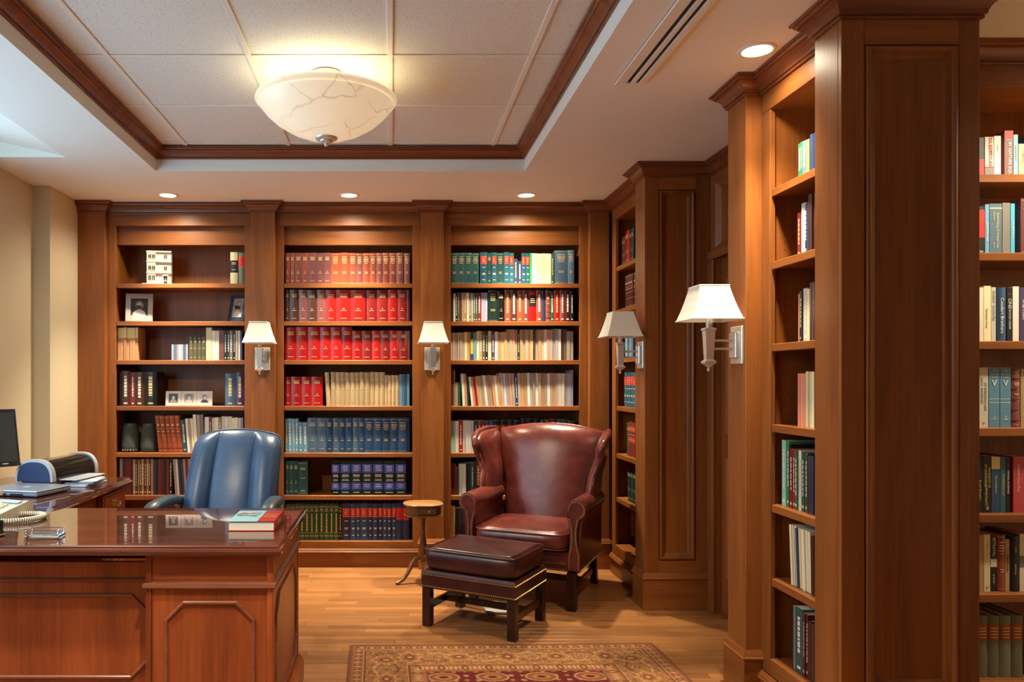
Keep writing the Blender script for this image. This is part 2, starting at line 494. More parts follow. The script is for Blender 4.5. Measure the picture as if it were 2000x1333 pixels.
def pilaster(label, mode, a, b, f, back, panel=None):
    """shaft from a to b across, front on f, running back to 'back'; mode 'b' faces -y, 'r' faces -x"""
    root = thing('pilaster', label, 'pilaster', (0, 0, 0), 0, 'cherry pilasters')
    zb = 0.215
    if mode == 'b':
        sh = bx(a, b, f, back, zb - 0.02, ZS - 0.002, c=0.002)
        path = [(a, back), (a, f), (b, f), (b, back)]
        if a < -2.1: path = [(-2.2205, f), (b, f), (b, back)]
        pln = bx(a - 0.014, b + 0.014, f - 0.014, back, 0, zb - 0.035, c=0.002)
    else:
        sh = bx(f, back, a, b, zb - 0.02, ZS - 0.002, c=0.002)
        path = [(1.790, b), (f, b), (f, a), (RF, a)]
        pln = bx(f - 0.014, back, a - 0.014, b + 0.014, 0, zb - 0.035, c=0.002)
    sh.build('shaft', WZ, root)
    pln.build('plinth', WX if mode == 'b' else WY, root)
    MB().sweep(path, [(o, zb - 0.036 + h) for o, h in BASEP]).build('base_moulding', WX if mode == 'b' else WY, root, 30)
    crown(path, root, WX if mode == 'b' else WY)
    return root
pilaster('dark end pilaster of the bookcases against the cream wall', 'b', -2.2215, -2.030, PF, BF + 0.01)
pilaster('pilaster with wall lamp behind the blue office chair', 'b', -0.9995, -0.8295, PF, BF + 0.01)
pilaster('pilaster with wall lamp behind the small oval table', 'b', 0.2005, 0.3635, PF, BF + 0.01)
pilaster('dark pilaster in the corner behind the armchair wing', 'b', 1.3945, RF - 0.001, PF, BF + 0.01)
pilaster('pilaster carrying the brightest wall lamp, next to the door recess', 'r', 3.215, 3.385, RP, 1.849)

def panel_face(root, x0, x1, z0, z1, y, px0, px1, pz0, pz1):
    """framed panel on a face looking to -y"""
    bx(x0, px0, y, y + 0.02, z0, z1, c=0.0015).build('panel_stile', WZ, root)
    bx(px1, x1, y, y + 0.02, z0, z1, c=0.0015).build('panel_stile', WZ, root)
    bx(px0, px1, y, y + 0.02, pz1, z1, c=0.0015).build('panel_rail', WX, root)
    bx(px0, px1, y, y + 0.02, z0, pz0, c=0.0015).build('panel_rail', WX, root)
    bx(px0, px1, y + 0.016, y + 0.026, pz0, pz1).build('panel_board', WZ, root)
    mo = [(0.004, 0.0165), (0.004, 0.0), (0.007, -0.007), (0.015, -0.009), (0.020, -0.005), (0.023, 0.002), (0.034, 0.006), (0.040, 0.011), (0.044, 0.0165)]
    MB().sweep([(px0, pz0), (px0, pz1), (px1, pz1), (px1, pz0)], mo, closed=True,
               mapf=lambda a, b, h: (a, y + h, b)).build('panel_moulding', WZ, root, 35)

def column(label, yn, yf, x0, x1, px0, px1, pz0, pz1):
    root = thing('panelled_column', label, 'column', (0, 0, 0), 0, 'panelled columns')
    bx(x0, x0 + 0.021, yn + 0.0205, yf, 0.19, ZS - 0.002, c=0.002).build('shaft', WZ, root)
    bx(x0 + 0.022, x1, yn + 0.027, yf - 0.001, 0.02, ZS - 0.003).build('core', WZ, root)
    panel_face(root, x0, x1, 0.19, ZS - 0.002, yn, px0, px1, pz0, pz1)
    path = [(x0 + 0.05, yf), (x0, yf), (x0, yn), (x1, yn), (x1, yn + 0.06)]
    MB().sweep(path, [(o, 0.179 + h) for o, h in BASEP]).build('base_moulding', WX, root, 30)
    bx(x0 - 0.014, x1 + 0.01, yn - 0.014, yf + 0.012, 0, 0.18, c=0.002).build('plinth', WX, root)
    crown(path, root, WX)
    return root
column('panelled cherry column with wall lamp, between corner bookcase and door', 4.50, 4.675, RP, 1.850, 1.552, 1.765, 0.285, 2.445)
column('large dark panelled column nearest the camera at right', 2.53, 2.690, RP, 1.923, 1.5465, 1.8548, 0.31, 2.436)

# recessed panelled wall with the door
wr = MB()
XW = 1.851
wr.box(XW, XW + 0.06, 3.386, 3.52, 0, ZS - 0.002); wr.box(XW, XW + 0.06, 4.42, 4.498, 0, ZS - 0.002)
wr.box(XW, XW + 0.06, 3.52, 4.42, 2.05, 2.085); wr.box(XW, XW + 0.06, 3.52, 4.42, 2.47, ZS - 0.002)
wr.box(XW + 0.02, XW + 0.06, 3.52, 4.42, 2.085, 2.47)
wd = struct('wall_door', wr, WZ)
MB().sweep([(4.42, 2.085), (4.42, 2.47), (3.52, 2.47), (3.52, 2.085)][::-1],
           [(0, 0.02), (0, -0.006), (0.006, -0.008), (0.02, 0.004), (0.03, 0.012), (0.036, 0.019)], closed=True,
           mapf=lambda a, b, h: (XW + h, a, b)).build('panel_moulding', WZ, wd, 35)
MB().sweep([(XW, 4.498), (XW, 3.386)], [(o, ZS - 0.001 + h * 0.93) for o, h in CROWN]).build('crown_moulding', CRW, wd, 30)
dr = struct('door_1', bx(XW + 0.030, XW + 0.058, 3.525, 4.415, 0.006, 2.045, c=0.002), WZ)
for y0, y1 in ((3.600, 3.935), (4.005, 4.340)):
    for z0, z1 in ((0.22, 0.90), (1.02, 1.92)):
        MB().sweep([(y0, z0), (y0, z1), (y1, z1), (y1, z0)], [(0, 0.03), (0, 0.022), (0.006, 0.018), (0.022, 0.026), (0.03, 0.03)], closed=True,
                   mapf=lambda a, b, h: (XW + h, a, b)).build('panel_moulding', WZ, dr, 35)
cs = [(3.445, 3.52), (4.42, 4.490)]
for y0, y1 in cs:
    bx(XW - 0.022, XW - 0.0005, y0, y1, 0, 2.03, c=0.004).build('casing', WZ, dr)
bx(XW - 0.022, XW - 0.0005, 3.445, 4.490, 2.0305, 2.082, c=0.004).build('casing', WY, dr)
kb = MB().lathe([(0.0, -0.05), (0.022, -0.048), (0.027, -0.036), (0.02, -0.022), (0.008, -0.016), (0.008, 0.0), (0.024, 0.0), (0.024, 0.006)], 16, (XW + 0.024, 3.60, 0.95), axis='x')
kb.build('door_knob', STEEL, dr, 40)

# ------------------------------------------------------------------ air diffuser in the soffit
v = thing('air_diffuser', 'white linear air diffuser with two black slots in the ceiling', 'vent', (0, 0, 0))
za = ZS - 0.0005
bx(0.941, 1.064, 1.55, 3.274, za - 0.0015, za).build('back_plate', mat('vent_black', (0.006, 0.006, 0.006), 0.6), v)
for a, b in ((0.941, 0.984), (1.003, 1.022), (1.038, 1.064)):
    bx(a, b, 1.55, 3.25, za - 0.011, za - 0.0016, c=0.001).build('vent_blade', TRIMW, v)
bx(0.941, 1.064, 3.2505, 3.274, za - 0.011, za - 0.0016, c=0.001).build('vent_end', TRIMW, v)

# ------------------------------------------------------------------ downlights
LENS = mat('lamp_lens', (0.9, 0.85, 0.75), 0.4, emit=(1.0, 0.86, 0.62), estr=9.0)
def downlight(x, y, label, power, ang=84, blend=1.0, spill=0.14):
    r = thing('downlight', label, 'ceiling light', (x, y, ZS), 0, 'recessed ceiling downlights')
    MB().lathe([(0.052, -0.002), (0.056, -0.006), (0.064, -0.006), (0.069, -0.003), (0.070, -0.0005), (0.052, -0.0005)], 32, cap0=False, cap1=False).build('trim_ring', TRIMW, r, 40)
    MB().lathe([(0.0, -0.0035), (0.035, -0.0033), (0.0525, -0.0025), (0.0525, -0.0005), (0.0, -0.0005)], 32, cap0=False, cap1=False).build('lens', LENS, r, 60)
    la = bpy.data.lights.new('downlight_beam', 'SPOT')
    la.energy = power; la.color = WARM; la.spot_size = R(ang); la.spot_blend = blend; la.shadow_soft_size = 0.05
    o = bpy.data.objects.new('downlight_beam', la); COL.objects.link(o); o.parent = r; o.location = (0, 0, -0.012)
    if spill:
        lb = bpy.data.lights.new('downlight_spill', 'SPOT')
        lb.energy = power * spill; lb.color = WARM; lb.spot_size = R(158); lb.spot_blend = 0.7; lb.shadow_soft_size = 0.05
        o = bpy.data.objects.new('downlight_spill', lb); COL.objects.link(o); o.parent = r; o.location = (0, 0, -0.012)
downlight(-1.526, 5.26, 'downlight above the bookcase beside the cream wall', DOWN_W)
downlight(-0.293, 5.26, 'middle downlight of the row along the back bookcases', DOWN_W)
downlight(0.913, 5.26, 'downlight above the bookcase behind the red armchair', DOWN_W)
downlight(1.390, 2.945, 'large-looking downlight at upper right beside the near column', DOWN_W * 0.6, 90, 1.0, 0.12)
downlight(-1.60, 2.15, 'downlight outside the picture over the left half of the desk', DOWN_FRONT_W * 1.0, 174, 0.6, 0)
downlight(2.72, 2.50, 'downlight over the alcove right of the large column', DOWN_W * 0.52, 144, 0.6, 0)
downlight(-0.293, 1.80, 'downlight outside the picture over the right half of the desk', DOWN_FRONT_W * 1.0, 88, 0.7, 0)

# ------------------------------------------------------------------ bowl ceiling lamp
def alabaster():
    m = mat('alabaster_glass', (0.85, 0.78, 0.64), 0.3)
    nt = m.node_tree; N = nt.nodes; L = nt.links; b = N['Principled BSDF']
    tc = N.new('ShaderNodeTexCoord')
    nz = N.new('ShaderNodeTexNoise'); nz.inputs['Scale'].default_value = 7; nz.inputs['Detail'].default_value = 4
    L.new(tc.outputs['Object'], nz.inputs['Vector'])
    av = N.new('ShaderNodeVectorMath'); av.operation = 'MULTIPLY_ADD'
    av.inputs[1].default_value = (0.12, 0.12, 0.12)
    L.new(nz.outputs['Color'], av.inputs[0]); L.new(tc.outputs['Object'], av.inputs[2])
    vo = N.new('ShaderNodeTexVoronoi'); vo.feature = 'DISTANCE_TO_EDGE'; vo.inputs['Scale'].default_value = 5.0
    L.new(av.outputs[0], vo.inputs['Vector'])
    n2 = N.new('ShaderNodeTexNoise'); n2.inputs['Scale'].default_value = 4
    L.new(tc.outputs['Object'], n2.inputs['Vector'])
    r2 = N.new('ShaderNodeMapRange'); r2.inputs[1].default_value = 0.34; r2.inputs[2].default_value = 0.46
    L.new(n2.outputs['Fac'], r2.inputs[0])
    r1 = N.new('ShaderNodeMapRange'); r1.inputs[1].default_value = 0.005; r1.inputs[2].default_value = 0.020; r1.inputs[3].default_value = 1; r1.inputs[4].default_value = 0
    L.new(vo.outputs['Distance'], r1.inputs[0])
    mu = N.new('ShaderNodeMath'); mu.operation = 'MULTIPLY'; L.new(r1.outputs[0], mu.inputs[0]); L.new(r2.outputs[0], mu.inputs[1])
    mx = N.new('ShaderNodeMix'); mx.data_type = 'RGBA'
    mx.inputs[6].default_value = (1.0, 0.80, 0.50, 1); mx.inputs[7].default_value = (0.62, 0.40, 0.20, 1)
    L.new(mu.outputs[0], mx.inputs[0])
    L.new(mx.outputs[2], b.inputs['Emission Color']); b.inputs['Emission Strength'].default_value = 0.42
    return m
bl = thing('bowl_lamp', 'round alabaster glass bowl lamp with veined shade on the tile ceiling', 'ceiling light', (-0.30, 3.52, 0))
zc = 1.339
pr = [(0.030, 1.098), (0.10, 1.108), (0.17, 1.136), (0.23, 1.172), (0.275, 1.212), (0.298, 1.240), (0.304, 1.248), (0.300, 1.254), (0.316, 1.260), (0.322, 1.268), (0.318, 1.276)]
inn = [(r - 0.008, z + 0.006) for r, z in pr[::-1] if r > 0.05]
MB().lathe([(r, z + zc) for r, z in pr + inn] , 64, cap0=True, cap1=True).build('glass_bowl', alabaster(), bl, 50)
MB().lathe([(0.0, 1.062), (0.006, 1.063), (0.010, 1.069), (0.008, 1.075), (0.022, 1.078), (0.030, 1.084), (0.031, 1.088), (0.042, 1.090), (0.050, 1.096), (0.052, 1.102), (0.048, 1.106), (0.02, 1.108)][::1], 32).xf(Matrix.Translation((0, 0, zc))).build('finial', STEEL, bl, 40)
MB().lathe([(0.005, 1.10), (0.005, 1.35), (0.04, 1.360), (0.065, 1.374), (0.07, 1.392), (0.0, 1.392)], 32).xf(Matrix.Translation((0, 0, zc))).build('canopy', TRIMW, bl, 40)
la = bpy.data.lights.new('bowl_bulb', 'POINT'); la.energy = BOWL_W; la.color = WARM; la.shadow_soft_size = 0.12
o = bpy.data.objects.new('bowl_bulb', la); COL.objects.link(o); o.parent = bl; o.location = (0, -0.0, zc + 1.22)
o.location = (0.0, 0.0, zc + 1.195)

# ------------------------------------------------------------------ wall lamps
def square_ring(h, z, k=0.0):
    return [(-h, -h, z), (h, -h, z), (h, h, z), (-h, h, z)]
def sconce():
    r = thing('wall_lamp', '', 'wall lamp', (0, 0, 0), 0, 'wall lamps with square cream shades')
    # local: wall plane y=0, lamp towards -y; z as in the room
    bx(-0.053, 0.053, -0.010, -0.0005, 1.405, 1.565, c=0.002).build('back_plate', STEEL, r)
    bx(-0.032, 0.032, -0.026, -0.0102, 1.430, 1.540, c=0.003).build('plate_block', STEEL, r)
    for z in (1.470, 1.505):
        bx(-0.006, 0.006, -0.112, -0.0262, z - 0.005, z + 0.005, c=0.001).build('arm', STEEL, r)
    yc = -0.125
    post = MB().loft([[(x, y + yc, z) for x, y, z in square_ring(h, z)] for h, z in
                      ((0.004, 1.390), (0.010, 1.398), (0.018, 1.404), (0.024, 1.410), (0.024, 1.416), (0.017, 1.422), (0.015, 1.426), (0.020, 1.545), (0.024, 1.550), (0.024, 1.556), (0.014, 1.560))])
    post.build('post', STEEL, r)
    MB().lathe([(0.0, 1.372), (0.006, 1.376), (0.007, 1.384), (0.003, 1.3898)], 12, (0, yc, 0)).build('finial', STEEL, r, 40)
    MB().lathe([(0.0115, 1.5602), (0.0115, 1.66), (0.0, 1.66)], 16, (0, yc, 0)).build('candle_tube', TRIMW, r, 40)
    prof = [(0.103, 1.590), (0.101, 1.596), (0.089, 1.630), (0.0775, 1.668), (0.066, 1.712), (0.061, 1.735)]
    rings = [[(x, y + yc, z) for x, y, z in square_ring(h, z)] for h, z in prof] + [[(x, y + yc, z) for x, y, z in square_ring(h - 0.003, z)] for h, z in prof[::-1]]
    rings.append(rings[0])
    sh = MB().loft(rings, False, False).build('shade', SHADE, r)
    for h, z in ((0.1035, 1.592), (0.0615, 1.734)):
        MB().tube([(x, y + yc, z) for x, y, z in square_ring(h, z)], 0.0028, 6, True).build('shade_trim', SHADE, sh)
    return r
s0 = sconce()
spots = [((-0.915, PF, 0), 0, 'wall lamp behind the blue chair, left of the red volumes'),
         ((0.282, PF, 0), 0, 'wall lamp on the pilaster above the small oval table'),
         ((RP, 4.56, 0), R(-90), 'wall lamp on the far panelled column above the armchair'),
         ((RP, 3.285, 0), R(-90), 'brightest and largest-looking wall lamp beside the door recess')]
for i, (l, rz, lab) in enumerate(spots):
    o = s0 if i == 0 else copy_tree(s0)
    o.location = l; o.rotation_euler = (0, 0, rz); o['label'] = lab

# ------------------------------------------------------------------ soft shapes
def sgnpow(c, e):
    return math.copysign(abs(c) ** e, c)
def cushion(w, d, z0, z1, puff=0.02, cx=0, cy=0, nu=28, nv=10, ex=0.22, crown_h=0.02, edge=0.5):
    """pillow with rounded-rectangle plan; puff swells the sides, crown_h raises the middle of the top"""
    mb = MB(); rings = []
    zm = (z0 + z1) / 2; hz = (z1 - z0) / 2
    for k in range(nv + 1):
        t = -math.pi / 2 + math.pi * k / nv
        zz = zm + hz * sgnpow(math.sin(t), edge); rr = abs(math.cos(t)) ** 0.18 if 0 < k < nv else 0.0
        rr = max(rr, 0.90)
        ring = []
        for i in range(nu * 2):
            a = 2 * math.pi * (i + 0.5) / (nu * 2)
            x = w / 2 * sgnpow(math.cos(a), ex); y = d / 2 * sgnpow(math.sin(a), ex)
            b = puff * math.cos(t)
            ring.append((cx + (x + math.copysign(b, x) * (1 - (2 * y / d) ** 2)) * rr, cy + (y + math.copysign(b, y) * (1 - (2 * x / w) ** 2)) * rr, zz))
        rings.append(ring)
    mb.loft(rings, False, False)
    # top and bottom as shrinking rings with a crown
    def capr(ring, sgn):
        rs = [ring]
        for s in (0.93, 0.82, 0.66, 0.45, 0.22, 0.05):
            rs.append([(cx + (p[0] - cx) * s, cy + (p[1] - cy) * s, p[2] + sgn * crown_h * (1 - s * s)) for p in ring])
        return rs
    mb.loft(capr(rings[-1], 1), False, True)
    mb.loft(capr(rings[0], -0.3), False, True)
    return mb

def welded(mb, name, m, parent, smooth=60, loc=None, rot=None):
    me = bpy.data.meshes.new(name); me.from_pydata(mb.v, [], mb.f)
    bm = bmesh.new(); bm.from_mesh(me)
    bmesh.ops.remove_doubles(bm, verts=bm.verts, dist=0.0002)
    bmesh.ops.recalc_face_normals(bm, faces=bm.faces)
    bm.to_mesh(me); bm.free()
    me.shade_smooth()
    if smooth < 180: me.set_sharp_from_angle(angle=R(smooth))
    me.materials.append(m)
    return link(name, me, parent, loc, rot)

def leather(name, dark, light, rough=0.32, wr=0.09, scale=6, coat=0.0):
    if name in _M: return _M[name]
    m = bpy.data.materials.new(name); m.use_nodes = True; _M[name] = m
    nt = m.node_tree; N = nt.nodes; L = nt.links; b = N['Principled BSDF']
    tc = N.new('ShaderNodeTexCoord')
    a = N.new('ShaderNodeTexNoise'); a.inputs['Scale'].default_value = scale; a.inputs['Detail'].default_value = 6; a.inputs['Roughness'].default_value = 0.65
    L.new(tc.outputs['Object'], a.inputs['Vector'])
    cr = N.new('ShaderNodeValToRGB')
    cr.color_ramp.elements[0].position = 0.32; cr.color_ramp.elements[0].color = (*dark, 1)
    cr.color_ramp.elements[1].position = 0.72; cr.color_ramp.elements[1].color = (*light, 1)
    L.new(a.outputs['Fac'], cr.inputs[0]); L.new(cr.outputs[0], b.inputs['Base Color'])
    b.inputs['Roughness'].default_value = rough
    b.inputs['Coat Weight'].default_value = coat; b.inputs['Coat Roughness'].default_value = 0.25
    v = N.new('ShaderNodeTexVoronoi'); v.inputs['Scale'].default_value = 260
    L.new(tc.outputs['Object'], v.inputs['Vector'])
    w2 = N.new('ShaderNodeTexNoise'); w2.inputs['Scale'].default_value = 14; w2.inputs['Detail'].default_value = 4; w2.inputs['Distortion'].default_value = 1.2
    L.new(tc.outputs['Object'], w2.inputs['Vector'])
    b1 = N.new('ShaderNodeBump'); b1.inputs['Strength'].default_value = 0.12; b1.inputs['Distance'].default_value = 0.001
    L.new(v.outputs['Distance'], b1.inputs['Height'])
    b2 = N.new('ShaderNodeBump'); b2.inputs['Strength'].default_value = wr; b2.inputs['Distance'].default_value = 0.012
    L.new(w2.outputs['Fac'], b2.inputs['Height']); L.new(b1.outputs[0], b2.inputs['Normal'])
    L.new(b2.outputs[0], b.inputs['Normal'])
    return m
OXB = leather('oxblood_leather', (0.070, 0.012, 0.010), (0.160, 0.032, 0.021), 0.27)
OTT = leather('dark_burgundy_leather', (0.030, 0.008, 0.009), (0.080, 0.020, 0.016), 0.28)
BLU = leather('blue_leather', (0.024, 0.060, 0.135), (0.046, 0.104, 0.21), 0.36, wr=0.06)
BLUD = leather('blue_grey_trim', (0.030, 0.055, 0.075), (0.055, 0.085, 0.11), 0.35, wr=0.1)

def nail(mb, p, n, r=0.0048):
    n = Vector(n).normalized(); u = n.orthogonal().normalized(); w = n.cross(u); p = Vector(p)
    rings = []
    for rr, h in ((1.0, 0.0), (0.75, 0.55)):
        rings.append([tuple(p + (u * math.cos(2 * math.pi * k / 6) + w * math.sin(2 * math.pi * k / 6)) * r * rr + n * r * h) for k in range(6)])
    o = len(mb.v)
    mb.loft(rings, False, True)
def nails_along(mb, pts, n, step=0.0125, r=0.0048):
    P = [Vector(p) for p in pts]; acc = 0.0
    for a, b in zip(P[:-1], P[1:]):
        L_ = (b - a).length; t = acc
        while t < L_:
            nail(mb, a.lerp(b, t / L_), n, r); t += step
        acc = t - L_

# ------------------------------------------------------------------ wing armchair
def interp(tab, t):
    for (a, va), (b, vb) in zip(tab[:-1], tab[1:]):
        if t <= b:
            k = (t - a) / (b - a); k = k * k * (3 - 2 * k)
            return va + (vb - va) * max(0, k)
    return tab[-1][1]

def wing_chair():
    r = thing('wing_armchair', 'oxblood leather wing armchair with rolled arms and brass nailheads', 'armchair', (0.901, 4.873, 0), R(-26.6))
    # backrest
    n = 40; rings = []
    V = [0, 0.06, 0.14, 0.24, 0.36, 0.5, 0.64, 0.76, 0.85, 0.91, 0.955, 0.985, 1.0]
    for v in V:
        hw = interp([(0, 0.262), (0.45, 0.285), (0.78, 0.338), (1, 0.352)], v)
        th = 0.058 * (math.sqrt(max(0, 1 - ((v - 0.84) / 0.16) ** 2)) if v > 0.84 else 1.0)
        th = max(th, 0.004)
        yc = 0.215 + 0.155 * v + 0.035 * max(0, v - 0.8) ** 1.2
        ring = []
        for i in range(n):
            a = 2 * math.pi * i / n
            cx, sy = math.cos(a), math.sin(a)
            x = hw * sgnpow(cx, 0.55)
            u = x / hw
            f = (0.75 + 0.55 * (1 - u * u)) if sy < 0 else 1.0
            ztop = 1.050 - 0.050 * u * u
            ring.append((x, yc + th * f * sgnpow(sy, 0.55), 0.34 + (ztop - 0.34) * v))
        rings.append(ring)
    welded(MB().loft(rings), 'backrest', OXB, r, 70)
    # wings and their rolled front edges
    for s in (-1, 1):
        rings = []; edge = []; rad = []
        Z = [0.56, 0.62, 0.68, 0.74, 0.80, 0.86, 0.91, 0.95, 0.975, 0.99]
        for z in Z:
            yf = interp([(0.56, -0.02), (0.66, -0.005), (0.76, 0.045), (0.84, 0.050), (0.91, 0.022), (0.955, 0.045), (0.99, 0.13)], z)
            yr = 0.215 + 0.155 * (z - 0.34) / 0.7 + 0.05
            if z > 0.955: yr = min(yr, 0.36)
            fl = interp([(0.56, 0.0), (0.72, 0.014), (0.88, 0.062), (0.99, 0.088)], z)
            ring = []
            for k in range(20):
                a = 2 * math.pi * k / 20
                y = (yf + yr) / 2 + (yr - yf) / 2 * sgnpow(math.cos(a), 0.7)
                t = (y - yf) / (yr - yf)
                xc = 0.325 + fl * (1 - 0.5 * t)
                hx = 0.026 + 0.008 * math.sin(math.pi * t)
                if z > 0.97: hx *= 0.7
                ring.append((s * (xc + hx * sgnpow(math.sin(a), 0.7)), y, z + (0.020 * t if z > 0.94 else 0)))
            rings.append(ring)
            edge.append((s * (0.335 + fl + 0.006), yf - 0.006, z)); rad.append(0.022 if z < 0.95 else 0.020)
        w = welded(MB().loft(rings), 'wing', OXB, r, 80)
        edge.append((s * (0.335 + 0.076), 0.25, 1.012)); rad.append(0.014)
        edge.append((s * (0.335 + 0.045), 0.345, 1.012)); rad.append(0.010)
        # densify
        P = []; RR = []
        for (a, ra), (b, rb) in zip(zip(edge[:-1], rad[:-1]), zip(edge[1:], rad[1:])):
            for k in range(4):
                t = k / 4; P.append(tuple(a[i] + (b[i] - a[i]) * t for i in range(3))); RR.append(ra + (rb - ra) * t)
        P.append(edge[-1]); RR.append(rad[-1])
        welded(MB().tube(P, RR, 10), 'wing_roll', OXB, w, 80)
    # arms
    for s in (-1, 1):
        a = MB()
        xc, zc2, rr = 0.333, 0.588, 0.060
        # cross-section: roll on top of an upright panel
        def sec(y, k):
            pts = []
            for i in range(17):
                t = math.radians(-50 + 280 * i / 16)
                pts.append((s * (xc + rr * k * math.cos(t)), y, zc2 + rr * k * math.sin(t)))
            pts += [(s * (xc - 0.045), y, 0.50), (s * (xc - 0.045), y, 0.32), (s * (xc + 0.022), y, 0.32), (s * (xc + 0.025), y, 0.46)]
            return pts
        ys = [-0.300, -0.285, -0.20, -0.08, 0.05, 0.16, 0.24]
        ks = [0.94, 1.0, 1.0, 1.0, 0.98, 0.95, 0.9]
        a.loft([sec(y, k) for y, k in zip(ys, ks)])
        arm = welded(a, 'arm', OXB, r, 55)
        # scroll front panel, a flat comma with a tapering neck
        out = []
        for i in range(15):
            t = math.radians(-60 + 250 * i / 14)
            out.append((xc + 0.056 * math.cos(t), zc2 + 0.056 * math.sin(t)))
        inner = [(xc - 0.050, 0.53), (xc - 0.038, 0.48), (xc - 0.034, 0.42), (xc - 0.040, 0.36), (xc - 0.050, 0.33), (xc - 0.050, 0.235)]
        outer = [(xc + 0.022, 0.235), (xc + 0.022, 0.33), (xc + 0.010, 0.38), (xc + 0.004, 0.43), (xc + 0.006, 0.48), (xc + 0.016, 0.53)]
        poly = [(s * x, z) for x, z in out + inner + outer]
        MB().prism(poly, 'y', -0.318, -0.3005).build('arm_front', OXB, arm, 30)
        nb = MB()
        ins = 0.009
        ctr = [(x * (1 - 0.0) + (xc - x) * 0.16, z + (zc2 - z) * 0.16) for x, z in out]
        nails_along(nb, [(s * x, -0.318, z) for x, z in ctr], (0, -1, 0))
        nails_along(nb, [(s * (x + 0.009), -0.318, z) for x, z in inner], (0, -1, 0))
        nails_along(nb, [(s * (x - 0.009), -0.318, z) for x, z in outer[::-1]], (0, -1, 0))
        tag(nb.build('nailheads', BRASS, arm, 40), kind='stuff')
        # outside panel below the roll
        bx(s * 0.318, s * 0.352, -0.300, 0.30, 0.222, 0.56, c=0.008).build('side_panel', OXB, r)
    # seat cushion with welting
    cu = cushion(0.56, 0.575, 0.342, 0.452, 0.012, 0, -0.075, crown_h=0.022)
    sc_ = welded(cu, 'seat_cushion', OXB, r, 75)
    def rr_path(w, d, cy, z, e=0.22, n=56):
        return [(w / 2 * sgnpow(math.cos(2 * math.pi * (i + .5) / n), e), cy + d / 2 * sgnpow(math.sin(2 * math.pi * (i + .5) / n), e), z) for i in range(n)]
    for z in (0.355, 0.440):
        welded(MB().tube(rr_path(0.562, 0.577, -0.075, z), 0.0045, 6, True), 'welting', OXB, sc_, 80)
    # seat frame
    bx(-0.318, 0.318, -0.300, 0.30, 0.222, 0.340, c=0.010).build('seat_rail', OXB, r)
    bx(-0.345, 0.345, 0.300, 0.335, 0.222, 0.50, c=0.010).build('back_rail', OXB, r)
    # outside back
    welded(MB().loft([[(-w, y, z), (w, y, z), (w, y + 0.02, z), (-w, y + 0.02, z)] for w, y, z in ((0.30, 0.315, 0.36), (0.31, 0.36, 0.62), (0.325, 0.405, 0.86), (0.30, 0.425, 0.965))]), 'outside_back', OXB, r, 40)
    nb = MB()
    for z in (0.232, 0.268):
        nails_along(nb, [(-0.28, -0.3005, z), (0.28, -0.3005, z)], (0, -1, 0))
    nails_along(nb, [(0.3525, -0.28, 0.232), (0.3525, 0.29, 0.232)], (1, 0, 0))
    nails_along(nb, [(-0.3525, -0.28, 0.232), (-0.3525, 0.29, 0.232)], (-1, 0, 0))
    tag(nb.build('nailheads', BRASS, r, 40), kind='stuff')
    lg = {}
    for x, y0, y1, nm in ((-0.302, -0.285, 0, 'f'), (0.302, -0.285, 0, 'f')):
        m_ = bx(x - 0.027, x + 0.027, y0 - 0.027, y0 + 0.027, 0.0, 0.2215, c=0.004)
        for k in (-0.011, 0.0, 0.011):
            m_.box(x + k - 0.003, x + k + 0.003, y0 - 0.0285, y0 - 0.0268, 0.01, 0.215)
        m_.build('leg', DARKLEG, r)
    for x in (-0.29, 0.29):
        MB().loft([[(x - 0.022, y - 0.022, z), (x + 0.022, y - 0.022, z), (x + 0.022, y + 0.022, z), (x - 0.022, y + 0.022, z)] for y, z in ((0.385, 0.0), (0.345, 0.10), (0.318, 0.2215))]).build('leg', DARKLEG, r)
        bx(x - 0.009, x + 0.009, -0.255, 0.318, 0.085, 0.125, c=0.002).build('stretcher', DARKLEG, r)
    bx(-0.278, 0.278, 0.02, 0.038, 0.088, 0.122, c=0.002).build('stretcher', DARKLEG, r)
    return r
wing_chair()

